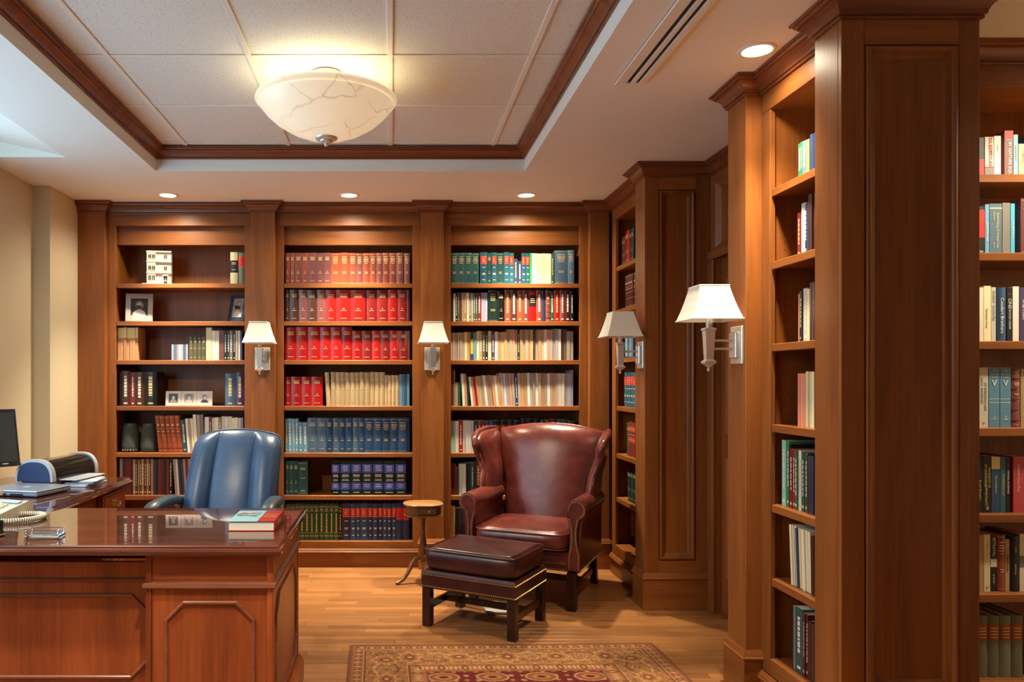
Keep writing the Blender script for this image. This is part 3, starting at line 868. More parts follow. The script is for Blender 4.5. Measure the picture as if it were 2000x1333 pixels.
# ------------------------------------------------------------------ ottoman
def ottoman():
    r = thing('ottoman', 'dark burgundy leather ottoman on square legs in front of the armchair', 'ottoman', (0.510, 4.262, 0), R(-31))
    W_, D_ = 0.545, 0.455
    cu = welded(cushion(W_ - 0.006, D_ - 0.006, 0.305, 0.425, 0.006, crown_h=0.014, ex=0.16), 'cushion', OTT, r, 75)
    def path(z, w, d, e=0.16, n=64):
        return [(w / 2 * sgnpow(math.cos(2 * math.pi * (i + .5) / n), e), d / 2 * sgnpow(math.sin(2 * math.pi * (i + .5) / n), e), z) for i in range(n)]
    welded(MB().tube(path(0.417, W_ - 0.008, D_ - 0.008), 0.0045, 6, True), 'welting', OTT, cu, 80)
    MB().stack(-W_ / 2, W_ / 2, -D_ / 2, D_ / 2, [(0.006, 0.208), (0.0, 0.214), (0.0, 0.290), (0.010, 0.304)]).build('skirt', OTT, r, 20)
    nb = MB()
    for z in (0.220, 0.283):
        for a, b, nn in (((-1, -1), (1, -1), (0, -1, 0)), ((1, -1), (1, 1), (1, 0, 0)), ((1, 1), (-1, 1), (0, 1, 0)), ((-1, 1), (-1, -1), (-1, 0, 0))):
            nails_along(nb, [(a[0] * W_ / 2, a[1] * D_ / 2, z), (b[0] * W_ / 2, b[1] * D_ / 2, z)], nn)
    tag(nb.build('nailheads', BRASS, r, 40), kind='stuff')
    lx, ly = W_ / 2 - 0.026, D_ / 2 - 0.026
    for sx in (-1, 1):
        for sy in (-1, 1):
            m_ = bx(sx * lx - 0.024, sx * lx + 0.024, sy * ly - 0.024, sy * ly + 0.024, 0, 0.2075, c=0.003)
            for k in (-0.010, 0.0, 0.010):
                m_.box(sx * lx + k - 0.0025, sx * lx + k + 0.0025, sy * ly + sy * 0.0235, sy * ly + sy * 0.0252, 0.008, 0.2)
            m_.build('leg', DARKLEG, r)
        bx(sx * lx - 0.010, sx * lx + 0.010, -ly + 0.0242, ly - 0.0242, 0.085, 0.125, c=0.002).build('stretcher', DARKLEG, r)
    bx(-lx + 0.0102, lx - 0.0102, -0.010, 0.010, 0.088, 0.122, c=0.002).build('stretcher', DARKLEG, r)
ottoman()
tag(bx(0.535, 0.70, 4.40, 4.62, 0.0, 0.016, c=0.003).build('magazine', mat('white_magazine', (0.7, 0.7, 0.66), 0.5)), 'white magazine lying on the floor beneath the ottoman', 'magazine')

# ------------------------------------------------------------------ small oval candle table
def small_table():
    r = thing('side_table', 'small oval wooden pedestal table with a drawer, left of the ottoman', 'side table', (0.205, 5.13, 0), R(8))
    def oval(w, d, z, n=40):
        return [(w / 2 * sgnpow(math.cos(2 * math.pi * i / n), 0.62), d / 2 * sgnpow(math.sin(2 * math.pi * i / n), 0.75), z) for i in range(n)]
    TT = wood('table_top_wood', 'x', (0.20, 0.095, 0.032), (0.32, 0.165, 0.06), rough=0.3)
    MB().loft([oval(0.240, 0.205, 0.507), oval(0.262, 0.225, 0.511), oval(0.262, 0.225, 0.519), oval(0.250, 0.213, 0.524)]).build('table_top', TT, r, 40)
    MB().loft([oval(0.232, 0.196, 0.450), oval(0.232, 0.196, 0.5068)]).build('apron', TABLEW, r, 40)
    MB().loft([oval(0.250, 0.214, 0.440), oval(0.256, 0.220, 0.445), oval(0.250, 0.214, 0.4498)]).build('lower_rim', TABLEW, r, 40)
    dr_ = bx(-0.058, 0.070, -0.1055, -0.094, 0.457, 0.500, c=0.002).build('drawer', TABLEW, r)
    MB().lathe([(0.0, -0.016), (0.006, -0.014), (0.0065, -0.010), (0.003, -0.006), (0.003, 0.0)], 12, (0.02, -0.1056, 0.478), axis='y').build('knob', BRASS, dr_, 40)
    MB().lathe([(0.016, 0.13), (0.024, 0.15), (0.026, 0.165), (0.014, 0.18), (0.018, 0.20), (0.024, 0.235), (0.022, 0.27), (0.014, 0.30), (0.012, 0.315), (0.017, 0.322), (0.012, 0.33), (0.013, 0.40), (0.020, 0.425), (0.045, 0.432), (0.045, 0.4398)], 20).build('post', TABLEW, r, 40)
    for k in range(3):
        a = R(200 + 120 * k); ca, sa = math.cos(a), math.sin(a)
        pts = [(0.012, 0.165), (0.05, 0.160), (0.085, 0.125), (0.115, 0.07), (0.15, 0.03), (0.19, 0.012), (0.205, 0.010)]
        rad = [0.016, 0.019, 0.016, 0.013, 0.012, 0.012, 0.009]
        MB().tube([(ca * p, sa * p, z) for p, z in pts], rad, 8).build('leg', TABLEW, r, 60)
small_table()

# ------------------------------------------------------------------ office chair
def office_chair():
    r = thing('office_chair', 'blue leather executive office chair with padded arms behind the desk', 'office chair', (-0.945, 4.36, 0), R(-5))
    # padded back with three channels
    nu, V = 61, [0, 0.05, 0.12, 0.22, 0.35, 0.5, 0.65, 0.78, 0.87, 0.93, 0.97, 0.99, 1.0]
    front, rear = [], []
    rings = []
    for v in V:
        hw = interp([(0, 0.256), (0.3, 0.264), (0.75, 0.260), (0.93, 0.254), (1, 0.236)], v)
        yc = 0.05 + 0.235 * v - 0.03 * math.sin(math.pi * v)
        rnd = math.sqrt(max(0.0, 1 - ((v - 0.86) / 0.14) ** 2)) if v > 0.86 else 1.0
        ring = []
        for i in range(nu):
            u = -1 + 2 * i / (nu - 1)
            x = hw * u
            z = 0.47 + (1.038 - 0.034 * u * u - 0.006 * u ** 8 - 0.47) * v
            s1 = 0.44
            if abs(u) < s1: lobe = 0.020 * (1 - (u / s1) ** 2) ** 0.6
            else:
                t = (abs(u) - s1) / (1 - s1)
                lobe = 0.055 * (max(0, math.sin(math.pi * min(1, t * 0.9 + 0.02))) ** 0.6)
            edge = max(0.0, 1 - ((abs(u) - 0.93) / 0.07) ** 2) ** 0.5 if abs(u) > 0.93 else 1.0
            ring.append((x, yc - (0.030 * edge + lobe * (0.25 + 0.75 * rnd)) * (0.3 + 0.7 * rnd), z))
        bk = [(p[0], yc + 0.045 * (0.2 + 0.8 * rnd), p[2]) for p in ring[::-4]]
        rings.append(ring + bk)
    welded(MB().loft(rings), 'backrest', BLU, r, 60)
    # piping along the edge of the back
    L_ = []
    for v in [k / 14 for k in range(15)]:
        hw = interp([(0, 0.256), (0.3, 0.264), (0.75, 0.260), (0.93, 0.254), (1, 0.236)], v)
        L_.append((hw + 0.002, 0.05 + 0.235 * v - 0.03 * math.sin(math.pi * v) + 0.035, 0.47 + (1.000 - 0.47) * v))
    top = []
    for k in range(1, 12):
        u = 1 - 2 * k / 12
        top.append((0.236 * u, 0.05 + 0.235 + 0.015, 1.040 - 0.034 * u * u))
    path = L_ + top + [(-p[0], p[1], p[2]) for p in L_[::-1]]
    welded(MB().tube(path, 0.006, 6), 'piping', BLUD, r, 80)
    cu = cushion(0.52, 0.50, 0.385, 0.485, 0.012, 0, -0.17, crown_h=0.02)
    welded(cu, 'seat', BLU, r, 75)
    for s in (-1, 1):
        P = [(s * 0.285, 0.10, 0.60), (s * 0.292, 0.06, 0.642), (s * 0.298, -0.02, 0.662), (s * 0.305, -0.12, 0.664), (s * 0.312, -0.24, 0.656), (s * 0.316, -0.32, 0.636), (s * 0.316, -0.345, 0.60)]
        rings = []
        for i, p in enumerate(P):
            k = (0.6, 0.95, 1, 1, 1, 0.85, 0.5)[i]
            rings.append([(p[0] + 0.042 * k * sgnpow(math.cos(2 * math.pi * j / 16), 0.7), p[1], p[2] + 0.029 * k * sgnpow(math.sin(2 * math.pi * j / 16), 0.7)) for j in range(16)])
        welded(MB().loft(rings), 'arm_pad', BLUD, r, 70)
        welded(MB().tube([(s * 0.30, -0.26, 0.63), (s * 0.305, -0.25, 0.52), (s * 0.29, -0.20, 0.41), (s * 0.22, -0.14, 0.36)], [0.022, 0.02, 0.02, 0.018], 10), 'arm_support', BLUD, r, 70)
        welded(MB().tube([(s * 0.282, 0.10, 0.60), (s * 0.275, 0.12, 0.52), (s * 0.26, 0.08, 0.43)], [0.024, 0.022, 0.02], 10), 'arm_support', BLUD, r, 70)
    bx(-0.12, 0.12, -0.28, 0.0, 0.335, 0.382, c=0.01).build('tilt_mechanism', BLACK, r)
    MB().lathe([(0.03, 0.10), (0.03, 0.24), (0.016, 0.24), (0.016, 0.335)], 16, (0, -0.15, 0)).build('gas_column', BLACK, r, 40)
    for k in range(5):
        a = R(90 + 72 * k); ca, sa = math.cos(a), math.sin(a)
        lg = MB().tube([(ca * 0.02, -0.15 + sa * 0.02, 0.115), (ca * 0.15, -0.15 + sa * 0.15, 0.10), (ca * 0.29, -0.15 + sa * 0.29, 0.075)], [0.028, 0.022, 0.015], 8).build('base_leg', DARKLEG, r, 60)
        MB().lathe([(0.0, -0.02), (0.026, -0.018), (0.029, -0.008), (0.029, 0.008), (0.026, 0.018), (0.0, 0.02)], 14, (ca * 0.29, -0.15 + sa * 0.29, 0.029), axis='x').build('caster', BLACK, lg, 40)
office_chair()

# ------------------------------------------------------------------ desk
DTOP = 0.76
def octagon(x0, x1, z0, z1, c):
    return [(x0, z0 + c), (x0, z1 - c), (x0 + c, z1), (x1 - c, z1), (x1, z1 - c), (x1, z0 + c), (x1 - c, z0), (x0 + c, z0)]
MOLD = wood('mahogany_bead', 'x', (0.16, 0.05, 0.028), (0.30, 0.105, 0.055), rough=0.25, rnd=0.0)
BEAD = [(-0.007, 0.001), (-0.006, -0.005), (-0.003, -0.008), (0.003, -0.008), (0.006, -0.005), (0.007, 0.001)]
def desk():
    r = thing('desk', 'large polished mahogany pedestal desk in the foreground', 'desk', (0, 0, 0))
    x0, x1, y0, y1 = -2.26, -0.383, 2.682, 3.497
    MB().stack(x0, x1, y0, y1, [(0.022, DTOP - 0.036), (0.008, DTOP - 0.034), (0.002, DTOP - 0.028), (0.0, DTOP - 0.020), (0.004, DTOP - 0.012), (0.010, DTOP - 0.010), (0.012, DTOP - 0.004), (0.016, DTOP), ]).build('desktop', DT, r)
    fx0, fx1, fy = -0.868, -0.418, 2.722
    # right pedestal
    bx(fx0 + 0.020, fx1 - 0.012, fy + 0.012, 3.45, 0.02, DTOP - 0.0365).build('pedestal_body', DZ, r)
    bx(fx0, fx0 + 0.020, fy - 0.002, fy + 0.10, 0.11, DTOP - 0.0365, c=0.003).build('corner_post', DZ, r)
    bx(fx1 - 0.024, fx1, fy - 0.002, fy + 0.022, 0.11, DTOP - 0.0365, c=0.005).build('corner_post', DZ, r)
    bx(fx1 - 0.024, fx1, 3.43, 3.455, 0.11, DTOP - 0.0365, c=0.005).build('corner_post', DZ, r)
    bx(fx0 + 0.0205, fx1 - 0.0245, fy + 0.004, fy + 0.0115, 0.625, DTOP - 0.0365, c=0.001).build('drawer_board', DX, r)
    bx(fx0 + 0.0205, fx1 - 0.0245, fy + 0.004, fy + 0.0115, 0.11, 0.605, c=0.001).build('front_panel', DZ, r)
    bx(fx1 - 0.0115, fx1 - 0.004, fy + 0.0225, 3.4295, 0.11, DTOP - 0.0365, c=0.001).build('side_panel', DZ, r)
    MB().sweep([(fx0 - 0.002, fy + 0.06), (fx0 - 0.002, fy - 0.002), (fx1 + 0.001, fy - 0.002), (fx1 + 0.001, 3.455)], [(-0.006, 0.602), (0.006, 0.603), (0.009, 0.609), (0.007, 0.614), (0.007, 0.620), (-0.006, 0.627)]).build('waist_moulding', MOLD, r, 30)
    MB().sweep(octagon(fx0 + 0.072, fx1 - 0.070, 0.16, 0.552, 0.062), BEAD, closed=True, mapf=lambda a, b, h: (a, fy + 0.004 + h, b)).build('panel_bead', MOLD, r, 30)
    MB().sweep(octagon(2.80, 3.37, 0.16, 0.552, 0.07), BEAD, closed=True, mapf=lambda a, b, h: (fx1 - 0.004 - h, a, b)).build('panel_bead', MOLD, r, 30)
    MB().sweep([(fx0 - 0.002, fy + 0.06), (fx0 - 0.002, fy - 0.002), (fx1 + 0.001, fy - 0.002), (fx1 + 0.001, 3.457)], [(-0.01, 0.0), (0.022, 0.0), (0.022, 0.085), (0.014, 0.10), (0.004, 0.112), (-0.01, 0.112)]).build('plinth', DX, r, 30)
    # modesty panel between the pedestals
    my = 2.792
    bx(-1.80, fx0 - 0.001, my, my + 0.018, 0.06, 0.681, c=0.002).build('modesty_panel', DZ, r)
    bx(-1.80, fx0 - 0.001, my - 0.008, my - 0.0003, 0.608, 0.622, c=0.003).build('modesty_moulding', MOLD, r)
    MB().sweep(octagon(-1.74, fx0 - 0.012, 0.265, 0.560, 0.062), BEAD, closed=True, mapf=lambda a, b, h: (a, my + h, b)).build('panel_bead', MOLD, r, 30)
    bx(-1.80, fx0 - 0.001, my + 0.40, my + 0.42, 0.60, DTOP - 0.0365).build('apron_rail', DX, r)
    # left pedestal (beyond the frame)
    bx(-2.22, -1.80, fy + 0.012, 3.45, 0.02, DTOP - 0.0365, c=0.003).build('pedestal_body', DZ, r)
desk()

def credenza():
    r = thing('credenza', 'mahogany side return carrying printer and laptop along the cream wall', 'credenza', (0, 0, 0))
    x0, x1, y0, y1 = -2.30, -1.535, 3.503, 4.60
    P = [(x0, y0), (x1, y0)] + [(x1 - 0.03 + 0.03 * math.cos(R(t)), y1 - 0.03 + 0.03 * math.sin(R(t))) for t in (0, 30, 60, 90)] + [(x0, y1)]
    c = Vector(((x0 + x1) / 2, (y0 + y1) / 2))
    def ring(i, z):
        return [((p[0] - c.x) * (1 - 2 * i / (x1 - x0)) + c.x, (p[1] - c.y) * (1 - 2 * i / (y1 - y0)) + c.y, z) for p in P]
    MB().loft([ring(0.02, DTOP - 0.036), ring(0.006, DTOP - 0.033), ring(0.0, DTOP - 0.022), ring(0.004, DTOP - 0.012), ring(0.010, DTOP - 0.010), ring(0.014, DTOP)]).build('worktop', DT, r)
    fx = -1.572
    bx(-2.26, fx - 0.012, 4.19, 4.56, 0.02, DTOP - 0.0365, c=0.003).build('pedestal_body', DZ, r)
    bx(-2.26, fx - 0.03, 3.53, 4.1895, 0.60, DTOP - 0.0365, c=0.003).build('apron', DY, r)
    bx(-2.26, -2.22, 3.53, 4.1895, 0.05, 0.5995).build('back_board', DZ, r)
    for z0, z1 in ((0.585, 0.705), (0.34, 0.565), (0.10, 0.32)):
        d = bx(fx - 0.0118, fx, 4.20, 4.55, z0, z1, c=0.004).build('drawer', DY, r)
        zc3 = (z0 + z1) / 2
        MB().sweep([(4.225, z0 + 0.015), (4.225, z1 - 0.015), (4.525, z1 - 0.015), (4.525, z0 + 0.015)], [(-0.003, 0.001), (-0.002, -0.003), (0.002, -0.003), (0.003, 0.001)], closed=True, mapf=lambda a, b, h: (fx - h, a, b)).build('drawer_bead', MOLD, d, 30)
        hb = MB()
        hb.prism([(4.33, zc3), (4.345, zc3 + 0.022), (4.375, zc3 + 0.016), (4.405, zc3 + 0.022), (4.42, zc3), (4.405, zc3 - 0.018), (4.375, zc3 - 0.026), (4.345, zc3 - 0.018)], 'x', fx + 0.0002, fx + 0.002)
        hb.tube([(fx + 0.002, 4.345, zc3 + 0.004), (fx + 0.020, 4.345, zc3 + 0.002), (fx + 0.024, 4.352, zc3 - 0.014), (fx + 0.024, 4.375, zc3 - 0.020), (fx + 0.024, 4.398, zc3 - 0.014), (fx + 0.020, 4.405, zc3 + 0.002), (fx + 0.002, 4.405, zc3 + 0.004)], 0.004, 8)
        hb.build('bail_pull', BRASS, d, 40)
    MB().sweep([(fx + 0.001, 4.56), (fx + 0.001, 4.19)][::-1], [(-0.01, 0.570), (0.008, 0.572), (0.008, 0.578), (-0.01, 0.58)]).build('waist_moulding', MOLD, r)
credenza()

# ------------------------------------------------------------------ books
PAL = {'brown': ((126, 62, 46), 'brown'), 'mauve': ((116, 66, 62), 'mauve brown'), 'dkbrown': ((72, 42, 34), 'dark brown'), 'red': ((158, 22, 20), 'bright red'),
       'dkred': ((118, 26, 26), 'dark red'), 'tan': ((180, 154, 112), 'tan'), 'ltblue': ((112, 160, 176), 'light blue'), 'slate': ((78, 102, 122), 'slate blue'),
       'blue': ((42, 72, 106), 'blue'), 'teal': ((40, 78, 76), 'teal'), 'green': ((36, 92, 58), 'green'), 'dkgreen': ((24, 48, 40), 'dark green'),
       'black': ((20, 20, 22), 'black'), 'navy': ((36, 50, 86), 'navy'), 'white': ((216, 210, 194), 'white'), 'cream': ((226, 214, 168), 'cream'),
       'pale': ((168, 152, 138), 'pale grey'), 'lav': ((150, 150, 172), 'lavender grey'), 'orange': ((188, 140, 96), 'pale orange'), 'purple': ((70, 50, 92), 'purple'),
       'maroon': ((84, 24, 30), 'maroon'), 'yellow': ((206, 182, 70), 'yellow'), 'salmon': ((214, 140, 112), 'salmon pink'), 'olive': ((84, 82, 62), 'olive grey'),
       'bluegrn': ((42, 86, 100), 'blue green'), 'cyan': ((70, 160, 190), 'cyan'), 'brgreen': ((40, 150, 70), 'bright green'), 'skyblue': ((96, 146, 178), 'sky blue'),
       'gold': ((150, 120, 60), 'gold and brown'), 'mint': ((150, 200, 185), 'pale mint'), 'rust': ((150, 72, 48), 'rust brown'), 'pinkred': ((196, 70, 76), 'pink red'),
       'grey': ((128, 120, 112), 'grey'), 'sage': ((104, 112, 92), 'sage grey')}
BR = random.Random(11)
def bmat(key, rough=0.42):
    k = BR.randrange(3)
    c = lin(*PAL[key][0]); f = (0.85, 1.0, 1.12)[k]
    return mat('cover_%s_%d_%d' % (key, k, int(rough * 100)), tuple(min(1, x * f) for x in c), rough, bump=0.06, bscale=500)
ORD = ['first', 'second', 'third', 'fourth', 'fifth', 'sixth', 'seventh', 'eighth', 'ninth', 'tenth', 'eleventh', 'twelfth', 'thirteenth', 'fourteenth', 'fifteenth', 'sixteenth',
       'seventeenth', 'eighteenth', 'nineteenth', 'twentieth']
TENS = ['', '', 'twenty', 'thirty', 'forty', 'fifty']
def ordinal(n):
    if n <= 20: return ORD[n - 1]
    t, u = divmod(n, 10)
    return TENS[t] + '-' + ORD[u - 1] if u else {3: 'thirtieth', 4: 'fortieth', 5: 'fiftieth'}[t]
SHELFN = ['top', 'second', 'third', 'fourth', 'fifth', 'sixth', 'bottom']

def arc(w, bulge):
    return lambda x: -bulge * max(0.0, 1 - ((x - w / 2) / (w / 2)) ** 2)
def patch(mb, w, bulge, x0, x1, z0, z1, off):
    f = arc(w, bulge); n = 4 if (bulge > 0 and x1 - x0 > 0.3 * w) else 1
    xs = [x0 + (x1 - x0) * i / n for i in range(n + 1)]
    front = [(x, f(x) - off) for x in xs]; back = [(x, f(x) + 0.0004) for x in xs[::-1]]
    mb.prism(front + back, 'z', z0, z1)

def marks(style, w, h, rg):
    """[(material, part name, x0, x1, z0, z1, offset)] on the spine"""
    o = []
    def line(m, zf, wf, hf=0.014, nm='spine_lettering', off=0.0006):
        o.append((m, nm, w * (0.5 - wf / 2), w * (0.5 + wf / 2), h * zf, h * (zf + hf), off))
    def words(m, zf, wf, hf=0.018):
        ww = wf * rg.uniform(0.75, 1.0); k = rg.choice([1, 2, 2])
        x = 0.5 - ww / 2
        for i in range(k):
            o.append((m, 'spine_lettering', w * (x + ww * i / k + (0.02 if i else 0)), w * (x + ww * (i + 1) / k), h * zf, h * (zf + hf), 0.0009))
    if style == 'law':
        for z in (0.80, 0.845, 0.765): words('g', z, 0.62)
        line('g', 0.40, 0.14, 0.02); words('g', 0.345, 0.5, 0.014); words('g', 0.10, 0.55, 0.014)
    elif style == 'law2':
        for z in (0.86, 0.80, 0.76, 0.71): words('g', z, 0.66)
        for z in (0.66, 0.38, 0.34): words('g', z, 0.5, 0.014)
        line('g', 0.96, 0.94, 0.006); line('g', 0.04, 0.94, 0.006)
    elif style == 'redlabel':
        o.append(('R', 'spine_label', w * 0.06, w * 0.94, h * 0.63, h * 0.88, 0.0006))
        for z in (0.65, 0.855): line('g', z, 0.8, 0.006, off=0.0011)
        for z in (0.70, 0.75, 0.80): o.append(('g', 'spine_lettering', w * 0.25, w * rg.uniform(0.6, 0.78), h * z, h * (z + 0.02), 0.0011))
        for z in (0.52, 0.33, 0.30, 0.13): words('w', z, 0.5, 0.016)
    elif style == 'bluelabel':
        for a, b in ((0.66, 0.92), (0.16, 0.37)):
            o.append(('B', 'spine_label', w * 0.05, w * 0.95, h * a, h * b, 0.0006))
        for z in (0.72, 0.77, 0.82, 0.86, 0.24, 0.30): o.append(('w', 'spine_lettering', w * rg.uniform(0.2, 0.3), w * rg.uniform(0.7, 0.8), h * z, h * (z + 0.016), 0.0011))
        for z in (0.60, 0.57, 0.54, 0.46, 0.42, 0.07): words('w', z, 0.7, 0.014)
    elif style == 'vert':
        m = rg.choice('gww'); z = 0.86
        while z > 0.30:
            L_ = rg.uniform(0.03, 0.10)
            o.append((m, 'spine_lettering', w * 0.36, w * 0.64, h * (z - L_), h * z, 0.0007)); z -= L_ + 0.02
        o.append((m, 'spine_lettering', w * 0.3, w * 0.7, h * 0.06, h * 0.10, 0.0007))
    elif style == 'greenset':
        for z in (0.93, 0.90, 0.80, 0.20, 0.10, 0.13): line('g', z, 0.92, 0.007)
        z = 0.74
        while z > 0.28:
            L_ = rg.uniform(0.04, 0.10); o.append(('g', 'spine_lettering', w * 0.38, w * 0.62, h * (z - L_), h * z, 0.0008)); z -= L_ + 0.015
        for z in (0.85, 0.83): words('g', z, 0.6, 0.012)
    elif style == 'ribs':
        for z in (0.12, 0.30, 0.48, 0.66, 0.84): line('c', z, 0.98, 0.016, 'raised_band', 0.0020)
        for z in (0.72, 0.75, 0.56): words('g', z, 0.6)
        for z in (0.28, 0.46, 0.64, 0.05, 0.95): line('g', z, 0.96, 0.005)
    elif style == 'redblack':
        for a, b in ((0.72, 0.86), (0.40, 0.56)): o.append(('r', 'spine_label', w * 0.02, w * 0.98, h * a, h * b, 0.0006))
        for z in (0.78, 0.62, 0.47): words('g', z, 0.6)
    elif style == 'blackband':
        o.append(('k', 'spine_label', w * 0.02, w * 0.98, h * 0.48, h * 0.80, 0.0006))
        for z in (0.60, 0.66, 0.72, 0.88): o.append(('g', 'spine_lettering', w * 0.2, w * 0.8, h * z, h * (z + 0.02), 0.0011))
    elif style == 'lines':
        for z in (0.80, 0.76, 0.50, 0.12): words('g', z, 0.6, 0.016)
        line('g', 0.94, 0.9, 0.005); line('g', 0.06, 0.9, 0.005)
    elif style == 'sagelabel':
        o.append(('O', 'spine_label', w * 0.06, w * 0.94, h * 0.60, h * 0.86, 0.0006))
        for z in (0.64, 0.69, 0.74, 0.79): o.append(('g', 'spine_lettering', w * 0.2, w * 0.8, h * z, h * (z + 0.014), 0.0011))
    elif style == 'capband':
        o.append(('c2', 'spine_label', w * 0.0, w * 1.0, h * 0.68, h * 0.999, 0.0005))
    elif style == 'orn':
        o.append(('k', 'spine_label', 0, w, h * 0.36, h * 0.74, 0.0006))
        for z in (0.66, 0.62, 0.44): o.append(('g', 'spine_lettering', w * 0.2, w * 0.8, h * z, h * (z + 0.016), 0.0011))
    elif style == 'bluewhite':
        o.append(('w2', 'spine_label', w * 0.1, w * 0.9, h * 0.30, h * 0.72, 0.0006))
        for z in (0.80, 0.84, 0.14): words('w', z, 0.6)
    elif style == 'redtop':
        o.append(('R', 'spine_label', w * 0.04, w * 0.96, h * 0.55, h * 0.88, 0.0006))
        for z in (0.62, 0.70, 0.76): words('k', z, 0.5, 0.02)
    elif style == 'twotone':
        o.append(('y2', 'spine_label', w * 0.05, w * 0.95, h * 0.22, h * 0.74, 0.0006))
    return o
MK = {'g': GILT, 'w': WHITE, 'R': mat('red_label', lin(196, 30, 26), 0.5), 'B': mat('blue_label', lin(62, 84, 176), 0.5), 'r': mat('rust_label', lin(170, 62, 40), 0.5),
      'k': BLACK, 'O': mat('tan_label', lin(150, 84, 52), 0.6), 'c2': mat('cream_band', lin(232, 216, 160), 0.8), 'w2': mat('white_label', lin(190, 190, 188), 0.6), 'y2': mat('yellow_label', lin(196, 178, 70), 0.6)}

def make_book(root, w, h, d, key, style, hard=True, rough=0.42):
    m = bmat(key, rough)
    bulge = min(0.006, w * 0.16) if hard else 0.0
    t = 0.0028 if hard else 0.0008
    t = min(t, w * 0.25)
    if hard:
        n = 6; f = arc(w, bulge)
        poly = [(0, d), (0, 0)] + [(w * i / n, f(w * i / n)) for i in range(1, n)] + [(w, 0), (w, d), (w - t, d), (w - t, t), (t, t), (t, d)]
        e, ins = 0.0035, 0.004
    else:
        poly = [(0, d), (0, 0.0006), (0.0006, 0), (w - 0.0006, 0), (w, 0.0006), (w, d), (w - t, d), (w - t, t), (t, t), (t, d)]
        e, ins = 0.0003, 0.0006
    MB().prism(poly, 'z', 0, h).build('cover', m, root, 35 if hard else None)
    bx(t + 0.0001, w - t - 0.0001, t + 0.0002, d - ins, e, h - e).build('pages', PAGES, root, fix=False)
    groups = {}
    for mk, nm, x0, x1, z0, z1, off in marks(style, w, h, BR):
        g = groups.setdefault((mk, nm), MB())
        patch(g, w, bulge, x0, x1, z0, z1, off)
    for (mk, nm), mb in groups.items():
        o = mb.build(nm, m if mk == 'c' else MK[mk], root, 35)
        o['kind'] = 'stuff'
    return bulge

def row(bay, shelf, specs, x_start, place, d=0.175, avail=None):
    """specs: ('gap', metres) or (n, w, h, colour, style, opts); widths and heights in metres"""
    items = []
    for sp in specs:
        if sp[0] == 'gap':
            items.append(('gap', sp[1])); continue
        n, w0, h0, key, style = sp[:5]; op = sp[5] if len(sp) > 5 else {}
        keys = key if isinstance(key, list) else [key]
        for i in range(n):
            lean = op.get('lean', 0)
            if isinstance(lean, (list, tuple)): lean = lean[0] + (lean[1] - lean[0]) * i / max(1, n - 1)
            items.append((w0 * (1 + BR.uniform(-0.14, 0.14) * op.get('jit', 1)), h0 * (1 + BR.uniform(-0.01, 0.006) * op.get('jh', 1)), keys[i % len(keys)],
                          style if not isinstance(style, list) else style[i % len(style)], lean, op))
    tot = sum(it[1] if it[0] == 'gap' else it[0] / math.cos(R(it[4])) + 0.0007 for it in items)
    k = min(1.0, (avail - x_start - 0.0007 * len(items)) / tot) if avail else 1.0
    x = x_start; cnt = 0
    for it in items:
        if it[0] == 'gap':
            x += it[1] * k; continue
        w, h, key, st, lean, op = it
        w *= k; cnt += 1
        hard = op.get('hard', True)
        kind = op.get('kind', 'law volume' if hard else 'paperback')
        cat = 'magazine' if kind in ('journal', 'magazine', 'folder') else ('disc case' if kind == 'disc case' else 'book')
        lab = '%s %s, %s from left on the %s shelf of the %s' % (PAL[key][1], kind, ordinal(cnt), SHELFN[shelf], bay)
        nm = {'journal': 'journal', 'magazine': 'magazine', 'folder': 'folder', 'disc case': 'disc_case'}.get(kind, 'book')
        r = thing(nm, lab, cat, (0, 0, 0), 0, '%ss on the %s shelf of the %s' % (cat, SHELFN[shelf], bay))
        make_book(r, w, h, op.get('d', d) * BR.uniform(0.97, 1.0), key, st, hard, op.get('rough', 0.27 if hard else 0.5))
        a = R(lean); lz = 0.0
        if a > 0: lz = w * math.sin(a)
        place(r, x, lz, a, BR.uniform(-0.004, 0.004))
        x += w / math.cos(a) + 0.0007
    return x

S = 5.58 / 1510
def px(n): return n * S
def B(n, w, h, key, style='law', **op):
    return (n, w * S, h * S, key, style, op)
def back_place(x0, z):
    def f(r, x, lz, a, dy):
        r.location = (x0 + x, BF + 0.045 + dy, z + lz + 0.0002)
        r.rotation_euler = (0, a, 0)
    return f
X0 = [b[0] for b in BAYS]
LBN, MBN, RBN = 'left back bookcase', 'middle back bookcase', 'right back bookcase'

